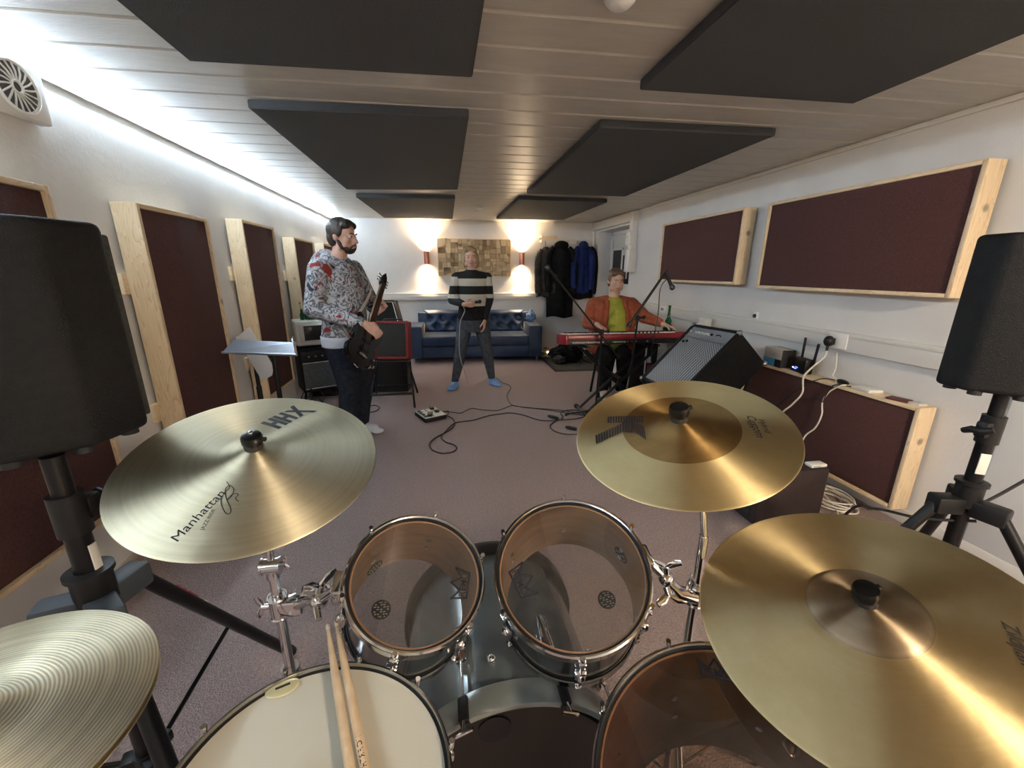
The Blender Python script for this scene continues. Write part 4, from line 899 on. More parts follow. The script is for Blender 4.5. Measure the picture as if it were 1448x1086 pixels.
MB().cyl((XR - .02, 3.035, 1.052), (XR - .01, 3.035, 1.052), .016, n=20).build('black_jack', M['black'], s2, world=True)
s3 = socket(XR - .045, 4.42, .985, 'white wall socket on the right trunking behind the keyboard player', .13, .085)
MB().box((XR - .0585, 4.40, .975), (XR - .056, 4.415, .995)).box((XR - .0585, 4.43, .97), (XR - .056, 4.45, 1.0)).build('socket_holes', M['ink'], s3, world=True)
def cable(name, pts, r, m, label, per=8, grp=None): return tag(recenter(MB().tube(curve_pts(pts, per), r, 8).build(name, M[m])), label, 'cable', grp)
cable('power_cable', [(2.518, 2.26, .905), (2.52, 2.27, .86), (2.48, 2.32, .76), (2.455, 2.33, .70), (2.45, 2.31, .60), (2.44, 2.36, .5), (2.42, 2.42, .40), (2.40, 2.46, .2), (2.37, 2.45, .02), (2.34, 2.3, .009)], .006, 'wcable', 'white power cable dropping from the black plug across the low right panel')
cable('power_cable', [(2.50, 2.05, .722), (2.46, 2.06, .722), (2.462, 2.13, .66), (2.462, 2.16, .58), (2.455, 2.14, .5), (2.45, 2.16, .40), (2.43, 2.21, .3), (2.37, 2.17, .1), (2.33, 2.1, .009)], .005, 'wcable', 'thin white cable hanging from the panel top beside the white box')
cable('adapter_cable', [(2.52, 2.16, .728), (2.50, 2.22, .724), (2.456, 2.25, .70), (2.455, 2.34, .63), (2.455, 2.42, .54), (2.44, 2.52, .40), (2.42, 2.56, .2), (2.38, 2.6, .008)], .0035, 'cable', 'thin black lead trailing from the adapter over the maroon felt towards the amplifier')
cable('adapter_cable', [(2.50, 2.02, .722), (2.456, 2.10, .715), (2.455, 2.14, .64), (2.452, 2.15, .585), (2.45, 2.20, .60), (2.452, 2.27, .575), (2.455, 2.30, .53)], .0035, 'cable', 'short black lead looping down the felt below the white box')
cable('cable', [(2.545, 2.21, .90), (2.55, 2.20, .80), (2.53, 2.19, .75), (2.54, 2.16, .724), (2.50, 2.13, .722)], .004, 'wcable', 'short white knotted cord hanging under the wall socket')
rnd = random.Random(11); pts = []
for i in range(64):
    a = i * .62; rr_ = .10 + .025 * math.sin(i * .9) + .012 * rnd.random(); pts.append((2.37 + rr_ * .9 * math.cos(a), 1.90 + rr_ * 1.25 * math.sin(a), .007 + .0009 * i + .004 * rnd.random()))
pts += [(2.30, 1.78, .03), (2.20, 1.70, .007), (2.12, 1.62, .007)]
cable('coiled_cable', pts, .0045, 'wcable', 'untidy coil of white cable on the carpet below the low right panel', 4)

# dark floor cabinet right of the drums
T = thing('floor_cabinet', 'dark brown-black cabinet on the floor below the striped-letter cymbal', 'speaker cabinet', (1.97, 1.92, 0))
MB().box((1.72, 1.76, 0), (2.16, 2.10, .325), .008).build('cabinet', noisy('brown vinyl', (.022, .012, .012), (.032, .018, .018), 60, .6, .4, 200), T, world=True)
MB().box((1.715, 1.80, .03), (1.722, 2.06, .295), .002).build('side_grille', M['darkgrille'], T, world=True)
for yy in (1.85, 2.0): MB().tube([(1.713, yy - .025, .20), (1.690, yy - .02, .19), (1.690, yy + .02, .16), (1.713, yy + .025, .15)], .005, 8).build('handle', M['steel'], T, world=True)
T = thing('white_gadget', 'small white plastic device lying on top of the dark floor cabinet', 'device', (2.11, 1.80, .3255))
MB().box((2.05, 1.775, .3255), (2.155, 1.83, .345), .007).build('casing', M['white'], T, world=True); MB().box((2.06, 1.773, .331), (2.11, 1.776, .339)).build('screen', M['boxgrey'], T, world=True)

# tilted bass amplifier with silver front
p_tl, p_tr, p_b = V((2.0, 2.975, 1.0)), V((2.0, 2.44, 1.015)), V((2.236, 2.44, .807))
ex = (p_tr - p_tl).normalized(); dn = V((-.70, -.02, -.72)); dn = (dn - ex * dn.dot(ex)).normalized(); nb_ = dn.cross(ex).normalized()   # nb_ points out of the front
if nb_.x > 0: nb_ = -nb_
AT = Matrix((ex, -dn, nb_)).transposed().to_4x4(); AT.translation = p_tl     # x right, y up the face, z out
wA, hA, dA = .54, .60, .33
ra = thing('bass_amplifier', 'large black amplifier with silver grille, tilted back behind the right cymbal', 'amplifier', tr(2.0, 2.7, 0))
MB().box((0, -hA, -dA), (wA, 0, -.012), .014, AT, 3).build('cabinet', M['tolex'], ra, world=True)
mb = MB(); f_ = .022
for lo, hi in (((0, -f_), (wA, 0)), ((0, -hA), (wA, -hA + f_)), ((0, -hA + f_), (f_ + .012, -f_)), ((wA - f_, -hA + f_), (wA, -f_))): mb.box((lo[0], lo[1], -.014), (hi[0], hi[1], .006), .003, AT)
mb.build('front_rim', M['tolex'], ra, world=True)
MB().box((f_ + .012, -hA + f_, -.012), (wA - f_, -.13, -.002), .001, AT).build('speaker_grille', M['grille'], ra, world=True)
cpn = MB().box((f_ + .012, -.128, -.012), (wA - f_, -f_, .0), .001, AT).build('control_panel', mat('brushed panel', (.30, .30, .31), .5, .1), ra, world=True)
for y_ in (-.112, -.124): MB().box((f_ + .014, y_ - .003, .0), (wA - f_ - .002, y_ + .003, .003), 0, AT).build('trim_strip', M['steel'], cpn, world=True)
for k, xx in enumerate((.06, .13, .155, .18, .205, .23, .255, .28, .31)):
    MB().lathe([(0, .012), (.007, .012), (.0085, .0), (0, -.001)], 16, AT @ tr(xx, -.07 - .003 * (k % 2), .0)).build('knob', M['white' if k != 8 else 'black'], cpn, world=True)
for xx, yy in ((.075, -.175), (.115, -.165)): MB().cyl(AT @ V((xx, yy, -.004)), AT @ V((xx, yy, .008)), .010, n=16).build('jack_socket', M['black'], ra, world=True)
mb = MB(); mb.tube([AT @ V((.36, -.070, 0)), AT @ V((.37, -.066, .008)), AT @ V((.40, -.066, .008)), AT @ V((.41, -.07, 0))], .004, 8); mb.build('handle', M['black'], cpn, world=True)
for q in ((.006, -.006, -.004), (wA - .008, -.008, -.004), (.006, -hA + .006, -.004), (wA - .008, -hA + .008, -.004), (wA - .008, -.008, -dA + .01), (wA - .008, -hA + .008, -dA + .01), (.008, -.008, -dA + .01)):
    MB().ball(AT @ V(q), .020, n=12).build('corner_cap', M['steel'], ra, world=True)
# props: angled black stand that tilts the amplifier
T = thing('amplifier_stand', 'low black tilting stand under the silver-grille amplifier', 'stand', (1.9, 2.7, 0))
for xx in (.06, wA - .06):
    a = AT @ V((xx, -hA - .014, .0)); b = AT @ V((xx, -hA - .014, -dA + .02)); c = AT @ V((xx, -.10, -dA - .013))
    MB().tube([a + V((-.02, 0, .01)), a, b, c], .011, 10).build('cradle', M['blackmetal'], T, world=True)
    MB().tube([a, V((a.x - .05, a.y, .012)), V((a.x + .42, a.y, .012)), c], .011, 10).build('leg', M['blackmetal'], T, world=True)
    MB().tube([b, V((b.x, b.y, .012))], .011, 10).build('upright', M['blackmetal'], T, world=True)

# ================================================================== KEYBOARD CORNER
kx0, kx1, ky0, ky1, kz0, kz1 = 1.135, 2.36, 3.585, 3.90, .695, .793
T = thing('stage_keyboard', 'long red stage keyboard with black back on an X stand', 'keyboard', ((kx0 + kx1) / 2, 3.74, kz0))
MB().box((kx0 + .022, ky0 + .004, kz0 + .045), (kx1 - .022, ky1 - .01, kz1 - .006), .004).build('case', M['red'], T, world=True)
for a, b in ((kx0, kx0 + .022), (kx1 - .022, kx1)): MB().box((a, ky0, kz0 + .006), (b, ky1, kz1 + .004), .005).build('end_cheek', M['red'], T, world=True)
MB().box((kx0 + .022, ky0 + .008, kz0), (kx1 - .022, ky1, kz0 + .046), .004).build('underside', M['black'], T, world=True)
rnd = random.Random(2)
for xa, xb in ((1.20, 1.47), (1.60, 1.72)):
    mb = MB(); xx = xa
    while xx < xb: w_ = .006 + rnd.random() * .012; mb.box((xx, ky0 + .0066, kz0 + .012 + .004 * rnd.random()), (xx + w_, ky0 + .0085, kz0 + .028)); xx += w_ + .005
    mb.build('port_label', M['boxgrey'], T, world=True)
for xx in (1.50, 1.75, 1.79, 1.83, 1.95): MB().cyl((xx, ky0 - .001, kz0 + .022), (xx, ky0 + .012, kz0 + .022), .007, n=14).build('jack_socket', M['steel'], T, world=True)
nw = 52; x_ = kx0 + .03; wk = (kx1 - kx0 - .06) / nw; keyp = 'CDEFGAB'
wk_ = MB(); bk_ = MB()
for i in range(nw):
    wk_.box((x_ + i * wk + .0006, ky1 - .165, kz1 - .008), (x_ + (i + 1) * wk - .0006, ky1 - .012, kz1 + .010), .0015, None, 1)
    if i % 7 not in (1, 4): bk_.box((x_ + (i + 1) * wk - .006, ky1 - .165, kz1 + .008), (x_ + (i + 1) * wk + .006, ky1 - .07, kz1 + .021), .002, None, 1)
wk_.build('white_keys', M['white'], T, world=True); bk_.build('black_keys', M['black'], T, world=True)
MB().box((kx0 + .03, ky0 + .03, kz1 - .004), (kx1 - .03, ky1 - .17, kz1 - .001)).build('panel', M['red'], T, world=True)
for xx in (1.9, 1.94, 1.98, 2.02, 2.06, 2.1): MB().cyl((xx, ky0 + .07, kz1 - .002), (xx, ky0 + .07, kz1 + .014), .008, n=12).build('knob', M['black'], T, world=True)
T.matrix_world = tr(0, ky1, kz0) @ rx(R(-8)) @ tr(0, -ky1, -kz0) @ T.matrix_world
T = thing('keyboard_stand', 'black folding X stand under the red keyboard', 'stand', (1.72, 3.74, 0))
for yy, s in ((3.66, 1), (3.84, -1)):
    for sg in (1, -1):
        a = V((1.72 - sg * .36, yy + sg * .012, .672)); b = V((1.72 + sg * .34, yy + sg * .012, .03))
        MB().tube([a, b], .014, 12).build('leg', M['blackmetal'], T, world=True)
MB().cyl((1.725, 3.63, .37), (1.725, 3.87, .37), .026, n=20).build('pivot', M['black'], T, world=True)
for xx, zz in ((1.36, .678), (2.08, .678)): MB().cyl((xx, 3.60, zz + .036), (xx, 3.90, zz), .0145, n=14).build('support_bar', M['black'], T, world=True)
for xx in (1.38, 2.06): MB().cyl((xx, 3.58, .026), (xx, 3.92, .026), .014, n=14).cyl((xx, 3.575, .026), (xx, 3.61, .026), .024).cyl((xx, 3.89, .026), (xx, 3.925, .026), .024).build('foot_bar', M['black'], T, world=True)
def boom(label, basep, top, b0, b1, mic_axis, legs, micname, miclabel, thick=.0095, tapered=False):
    t = thing('microphone_stand', label, 'microphone stand', (basep.x, basep.y, 0), 'boom microphone stands by the keyboard')
    MB().cyl((basep.x, basep.y, .10), top, .0095, n=14).cyl((basep.x, basep.y, .5), basep + Z * .58 + (top - basep - Z * top.z) * .5, .014).build('upright', M['blackmetal'], t, world=True)
    MB().tube([b0, b0.lerp(b1, .45), b1], [thick, thick, thick * .8], 12).cyl(b0, b0.lerp(b1, .06), thick * 1.7, n=14).build('boom', M['blackmetal'], t, world=True)
    d = (b1 - b0).normalized(); MB().cyl(top - Z * .025, top + Z * .02, .016, n=16).cyl(top + V((.005, -.02, 0)), top + V((.045, -.02, .005)), .010).ball(top + V((.05, -.02, .005)), (.012, .012, .02), n=12).build('clutch', M['black'], t, world=True)
    for a in legs:
        e = basep + V((math.cos(a) * .30, math.sin(a) * .30, .014)); h = basep + Z * .13
        lg = MB().tube([h, e], .0085, 10).build('leg', M['blackmetal'], t, world=True); q = V((-math.sin(a), math.cos(a), 0))
        MB().tube([e - q * .03, e + q * .03], .013, 12).build('rubber_foot', M['rubber'], lg, world=True)
    MB().cyl(basep + Z * .10, basep + Z * .16, .018, n=18).build('hub', M['black'], t, world=True)
    m_ = thing(micname, miclabel, 'microphone', b1); ax = V(mic_axis).normalized(); s = b1 + ax * .01
    MB().tube([b1 - d * .01, b1 + d * .02], .009, 10).torus(.015, .004, frame4(s + ax * .03, ax), 20, 8).build('clip', M['black'], m_, world=True)
    MB().tube([s - ax * .01, s + ax * .04, s + ax * .12], [.011, .012, .017], 16).build('handle', M['black'], m_, world=True)
    MB().ball(s + ax * .135, (.024, .024, .026), n=16).build('grille', M['darksteel'], m_, world=True)
    return t
B1 = V((1.43, 3.50, 0)); top1 = V((1.445, 3.50, .875))
b1a, b1b = aty(876, 507, 3.46), aty(789, 396, 3.52)
boom('black boom microphone stand left of the keyboard, boom reaching up to the left', B1, top1, b1a, b1b, (-.5, -.1, .5), (R(135), R(250), R(10)), 'microphone', 'microphone at the upper left boom tip, in front of the coats', .0085)
B2 = V((1.70, 3.42, 0)); top2 = aty(902, 449, 3.42)
b2a, b2b = aty(888, 462, 3.40), aty(941, 385, 3.40)
boom('black boom microphone stand right of the keyboard player, boom reaching up to the right', B2, top2, b2a, b2b, (.35, -.2, -.75), (R(80), R(200), R(320)), 'microphone', 'microphone hanging from the right boom tip against the wall panel', .0125)
cable('microphone_cable', [aty(947, 392, 3.39), aty(938, 400, 3.38), aty(933, 412, 3.38), aty(931, 440, 3.38), aty(926, 470, 3.37), aty(921, 500, 3.37), aty(921, 540, 3.37), flo(915, 570, .1), flo(880, 600, .008), flo(850, 604, .008)], .004, 'cable', 'black cable hanging from the right boom microphone')
# stool
T = thing('keyboard_stool', 'low black stool under the keyboard player', 'stool', (1.88, 4.36, 0))
MB().lathe([(0, .46), (.17, .46), (.175, .47), (.175, .49), (.165, .50), (0, .503)], 36, tr(1.88, 4.36, 0)).build('seat', M['black'], T, world=True)
for k in range(4): a = PI / 4 + k * PI / 2; MB().cyl((1.88 + .12 * math.cos(a), 4.36 + .12 * math.sin(a), .462), (1.88 + .18 * math.cos(a), 4.36 + .18 * math.sin(a), 0), .014, n=12).build('leg', M['blackmetal'], T, world=True)
# white cabinet along the wall behind the player
T = thing('white_cabinet', 'low white cabinet along the right wall behind the keyboard player', 'cabinet', (2.38, 4.5, 0))
MB().box((2.30, 3.36, .06), (2.59, 5.1, .735), .004).build('carcass', M['white'], T, world=True); MB().box((2.28, 3.34, .735), (2.594, 5.12, .757), .004).build('top', M['white'], T, world=True); MB().box((2.32, 3.39, 0), (2.585, 5.06, .06)).build('plinth', M['skirt'], T, world=True)
for k in range(4): 
    d = MB().box((2.285, 3.375 + .43 * k, .075), (2.302, 3.795 + .43 * k, .725), .003).build('door', M['white'], T, world=True); MB().cyl((2.265, 3.76 + .43 * k, .5), (2.287, 3.76 + .43 * k, .5), .009, n=12).build('knob', M['steel'], d, world=True)
x_, y_ = 2.45, 4.10
T = thing('green_bottle', 'green glass bottle with a bulbous base on the white cabinet by the wall', 'bottle', (x_, y_, .757))
MB().lathe([(0, 0), (.035, 0), (.048, .02), (.052, .05), (.045, .085), (.028, .10), (.034, .115), (.036, .135), (.024, .155), (.016, .17), (.017, .20), (.013, .22), (.013, .285), (.016, .29), (.016, .30), (0, .30)], 28, tr(x_, y_, .757)).build('glass', M['green'], T, world=True); MB().cyl((x_, y_, 1.055), (x_, y_, 1.09), .013, n=14).build('stopper', M['cream'], T, world=True)
x_, y_ = 2.43, 3.70
T = thing('plastic_jug', 'frosted white plastic jug behind the silver-grille amplifier', 'jug', (x_, y_, 0))
x_, y_ = 2.47, 3.50; T.matrix_world = tr(x_, y_, .757); WM[T.name] = T.matrix_world.copy()
MB().lathe([(0, 0), (.045, 0), (.05, .01), (.064, .22), (.060, .222), (.046, .012), (0, .008)], 32, tr(x_, y_, .757)).build('body', M['jug'], T, world=True); MB().tube([(x_ - .058, y_ - .02, .95), (x_ - .10, y_ - .03, .93), (x_ - .095, y_ - .03, .84), (x_ - .052, y_ - .018, .81)], .009, 10).build('handle', M['jug'], T, world=True)
T = thing('plastic_cup', 'small white beaker beside the frosted jug', 'cup', (2.40, 3.63, .757)); MB().lathe([(0, 0), (.026, 0), (.032, .09), (.029, .09), (.024, .004), (0, .004)], 24, tr(2.40, 3.63, .757)).build('wall_of_cup', M['jug'], T, world=True)
# flight case under the keyboard
T = thing('flight_case', 'black flight case with metal edges standing behind the right end of the red keyboard', 'case', (2.14, 4.09, 0))
MB().box((2.13, 3.93, .01), (2.27, 4.25, .64), .004).build('case_body', M['tolex'], T, world=True)
for xx in (2.13, 2.27):
    for yy in (3.93, 4.25): MB().box((xx - .008, yy - .008, .005), (xx + .008, yy + .008, .645), .003).build('edge_rail', M['steel'], T, world=True)
MB().cbox((2.17, 3.928, .5), (.05, .012, .07), .004).build('latch', M['steel'], T, world=True); MB().cbox((2.20, 3.928, .40), (.09, .012, .09), .004).build('red_badge', M['redtolex'], T, world=True)

# ================================================================== FLOOR: PEDAL AND CABLES
a, b, c, d = flo(587, 583, 0), flo(617, 579, 0), flo(631, 596, 0), flo(601, 605, 0); ce = (a + b + c + d) / 4; ax_ = ((b - a) + (c - d)).normalized()
PT = tr(ce.x, ce.y, 0) @ rz(math.atan2(ax_.y, ax_.x)); w_, l_ = .225, .26
T = thing('effects_pedal', 'pale multi-effects pedal board lying on the carpet in front of the singer', 'effects pedal', PT)
MB().box((-w_ / 2, -l_ / 2, .004), (w_ / 2, l_ / 2, .045), .006).build('base', M['black'], T)
MB().box((-w_ / 2 + .003, -l_ / 2 + .003, .0452), (w_ / 2 - .003, l_ / 2 - .003, .0515), .002).build('top_plate', M['cream'], T)
MB().box((-.105, -.115, .0515), (-.060, .115, .0535), .001).box((-.02, -.115, .0515), (-.005, .115, .0535)).build('green_panel', mat('green panel', (.08, .14, .11), .4), T)
for xx, yy in ((-.083, .085), (-.083, .03), (-.083, -.03), (-.083, -.085), (-.04, .08), (-.04, .0), (-.04, -.08)): MB().cbox((xx, yy, .056), (.022, .026, .006), .002).build('switch', M['ink' if xx < -.05 else 'white'], T)
for xx, yy in ((.055, .09), (.06, -.02)): MB().cbox((xx, yy, .062), (.04, .045, .022), .006).build('footswitch', M['black'], T)
MB().box((-.02, -.128, .052), (.025, -.03, .075), .006, rz(R(-28))).build('treadle', M['black'], T)
F_ = lambda px, py, z=.006: flo(px, py, z)
cable('cable', [F_(629, 583), F_(634, 581), F_(632, 588), F_(626, 582), F_(640, 583), F_(652, 584), F_(660, 580), F_(668, 577.5), F_(678, 579), F_(690, 580), F_(703, 580.5), F_(714, 577), F_(725, 573.5), F_(740, 576), F_(760, 578), F_(790, 582), F_(815, 586), F_(832, 588)], .0042, 'cable', 'thin black cable from the pedal board across to the keyboard stands')
cable('cable', [F_(632, 588), F_(640, 592), F_(643, 600), F_(636, 608), F_(616, 619), F_(608, 627), F_(611, 636), F_(625, 641), F_(640, 639), F_(646, 634), F_(642, 629), F_(630, 625), F_(624, 618), F_(630, 610), F_(642, 599), F_(655, 596), F_(670, 594), F_(690, 588), F_(710, 585), F_(722, 584), F_(740, 587), F_(755, 592), F_(770, 595), F_(790, 594)], .0058, 'cable', 'thick black cable looping on the carpet below the pedal board')
cable('cable', [F_(790, 594), F_(815, 592), F_(826, 588), F_(820, 581), F_(803, 580), F_(793, 584), F_(796, 591), F_(785, 596), F_(778, 602), F_(783, 609), F_(797, 613.5), F_(815, 614), F_(835, 612), F_(850, 606)], .0058, 'cable', 'black cable coiled on the carpet at the foot of the left boom stand')
cable('microphone_cable', [flo(702, 534, .02), F_(710, 541), F_(720, 544.5), F_(722, 549), F_(717, 558), F_(719, 567), F_(725, 573), F_(735, 575), F_(760, 577.5), F_(775, 578.5), F_(800, 581), F_(822, 585)], .0042, 'cable', 'singer\'s microphone cable running over the carpet from the right foot')
cable('cable', [F_(746, 577.5), F_(744, 580), F_(752, 584), F_(766, 586), F_(785, 585), F_(800, 586)], .003, 'gcable', 'thin grey cable lying beside the black ones near the keyboard')
for p0, p1, lb in (((775, 588), (790, 592), 'black cable connector lying on the carpet by the coiled cable'), ((800, 603.5), (816, 607), 'black cable connector on the carpet just left of the striped-letter cymbal')):
    a, b = F_(*p0, .017), F_(*p1, .017); t = thing('cable_connector', lb, 'connector', V((a.x, a.y, 0))); MB().tube([a, a.lerp(b, .2), a.lerp(b, .8), b], [.010, .0165, .0165, .011], 14).build('body', M['black'], t, world=True); MB().tube([b, b + (b - a).normalized() * .02], .006, 10).build('ring', M['steel'], t, world=True)
cable('cable', [F_(520, 575), F_(530, 573), F_(536, 576), F_(532, 581), F_(520, 583), F_(500, 582)], .005, 'cable', 'black cable loop on the carpet behind the guitarist\'s feet')

# ================================================================== SOFA AND BACK OF ROOM
sa = math.atan(SK); SX = .535; SY = 6.30; ST = tr(SX, SY, 0) @ rz(sa)      # local: x along, y to the back, z up
so = thing('sofa', 'dark blue tufted two-seat sofa with square arms against the back wall', 'sofa', ST)
w2 = 1.045; aw = .21
MB().box((-w2 + .01, .03, .075), (w2 - .01, .62, .26), .018, None, 3).build('base', M['sofa'], so)
for s in (-1, 1):
    MB().box((min(s * w2, s * (w2 - aw)), 0, .07), (max(s * w2, s * (w2 - aw)), .66, .575), .022, None, 3).build('arm', M['sofa'], so)
MB().box((-w2 + aw + .002, .005, .262), (w2 - aw - .002, .56, .42), .03, None, 4).build('seat_cushion', M['sofa'], so)
def tufted(x0, x1):
    b = bmesh.new(); nx, nz = 60, 34; rows = []
    bt = []
    for i, zz in enumerate((.30, .62)): 
        for k in range(4 if i else 3): bt.append(((k + .5) / 4 if i else (k + 1) / 4, zz))
    bt += [(0, .62), (1, .30)]
    for j in range(nz + 1):
        r = []
        for i in range(nx + 1):
            u, v_ = i / nx, j / nz; x = x0 + u * (x1 - x0); zz = .40 + v_ * .37
            edge = min(1, min(u, 1 - u) * 9, min(v_, 1 - v_) * 6.5); puff = .055 * math.sin(edge * PI / 2)
            dd = min(math.hypot((u - bu) * (x1 - x0), (v_ - bv) * .37) for bu, bv in bt); puff -= .045 * math.exp(-(dd / .055) ** 2)
            puff += .012 * math.sin(u * 13 + v_ * 9) * edge * .5 + .006 * noise.noise((x * 9, zz * 9, 1))
            r.append(b.verts.new((x, .60 - .06 * 0 - puff + v_ * .06 - .02, zz)))
        rows.append(r)
    for j in range(nz):
        for i in range(nx): b.faces.new((rows[j][i], rows[j][i + 1], rows[j + 1][i + 1], rows[j + 1][i]))
    back = [[b.verts.new((v_.co.x, .66, v_.co.z)) for v_ in (rows[0][0], rows[0][-1], rows[-1][-1], rows[-1][0])]]
    bmesh.ops.holes_fill(b, edges=[e for e in b.edges if len(e.link_faces) == 1])
    mb = MB(); mb._merge(b); mb.bm.verts.index_update()
    loose = [v_ for v_ in mb.bm.verts if not v_.link_faces]; bmesh.ops.delete(mb.bm, geom=loose, context='VERTS')
    return mb, [(x0 + bu * (x1 - x0), bv) for bu, bv in bt if .02 < bu < .98]
MB().box((-w2 + aw * .5, .60, .10), (w2 - aw * .5, .675, .74), .025, None, 3).build('back_frame', M['sofa'], so)
for x0, x1 in ((-w2 + aw - .01, -.003), (.003, w2 - aw + .01)):
    mb, bts = tufted(x0, x1); bc_ = mb.build('back_cushion', M['sofa'], so, angle=80)
    for bxx, bv in bts: MB().ball((bxx, .592 + bv * .06 - .012, .40 + bv * .37), (.014, .008, .014), n=10).build('button', M['sofa'], bc_)
for x in (-.98, .98):
    for y in (.06, .58): MB().cyl((x, y, 0), (x, y, .078), .022, n=18).build('foot', M['chrome'], so)
rnd = random.Random(4); b = bmesh.new(); bmesh.ops.create_icosphere(b, subdivisions=3, radius=1)
for v_ in b.verts:
    k = 1 + .35 * noise.noise(v_.co * 2.3) + .2 * noise.noise(v_.co * 6); v_.co = V((v_.co.x * .085 * k, v_.co.y * .06 * k, max(-.0, (v_.co.z * .11 * k + .10) * (1 - .2 * abs(v_.co.x)))))
mb = MB(); mb._merge(b, ST @ tr(.945, .50, .576)); tag(recenter(mb.build('plastic_bag', M['plasticblue'], smooth=False)), 'crumpled pale blue plastic bag on the right arm of the sofa', 'bag')
# entrance mat
mp = [flo(775, 500), flo(786, 525.5), flo(850, 524), flo(856, 498)]
x0, x1, y0_, y1_ = 1.60, 2.56, 5.52, 6.55
T = thing('door_mat', 'dark entrance mat on the carpet between sofa and doorway', 'mat', tr(2.08, 6.0, 0))
MB().prism([(x0, y0_), (x1, y0_ - .02), (x1, y1_ - .04), (x0 + .01, y1_)], .0005, .008).build('rubber_edge', M['rubber'], T, world=True)
MB().prism([(x0 + .05, y0_ + .05), (x1 - .05, y0_ + .03), (x1 - .05, y1_ - .09), (x0 + .06, y1_ - .05)], .008, .013).build('pile', M['mat'], T, world=True)
# bag heap on the mat
def blob(name, c, s, m, label, cat, seed, rough=.3):
    b = bmesh.new(); bmesh.ops.create_icosphere(b, subdivisions=4, radius=1); off = V((seed * 3.1, seed * 1.7, seed))
    for v_ in b.verts:
        k = 1 + rough * noise.noise(v_.co * 2 + off) + rough * .5 * noise.noise(v_.co * 5 + off); v_.co = V((v_.co.x * s[0] * k, v_.co.y * s[1] * k, max(0., v_.co.z * k + .82) * s[2] / 1.8))
    mb = MB(); mb._merge(b, tr(*c)); return mb
T = thing('black_bag', 'slumped black sports bag with straps on the entrance mat', 'bag', (1.97, 6.12, .013))
blob('b', (1.97, 6.15, .0135), (.27, .19, .28), None, '', '', 2).build('bag_body', M['coat'], T, world=True)
blob('b', (1.80, 5.98, .0135), (.11, .09, .13), None, '', '', 5).build('side_pocket', M['coat2'], T, world=True)
MB().tube(curve_pts([(1.80, 6.0, .14), (1.87, 5.94, .24), (1.98, 5.93, .20), (2.07, 5.95, .08), (2.12, 5.90, .03)], 6), .014, 8, True, .35).build('strap', M['blackcloth'], T, world=True)
MB().tube(curve_pts([(2.0, 6.0, .24), (2.1, 5.96, .17), (2.2, 5.98, .05), (2.3, 5.9, .025)], 6), .014, 8, True, .35).build('strap', M['blackcloth'], T, world=True)
T = thing('shiny_dish', 'small shiny metal dish lying tilted between the sofa and the black bag', 'dish', tr(1.665, 6.45, .055) @ rx(R(25)))
MB().lathe([(0, 0.03), (.05, .03), (.10, .055), (.13, .075), (.128, .079), (.098, .06), (.05, .035), (0, .035)], 32, None).build('dish', mat('brassy metal', (.7, .6, .42), .2, 1.), T)
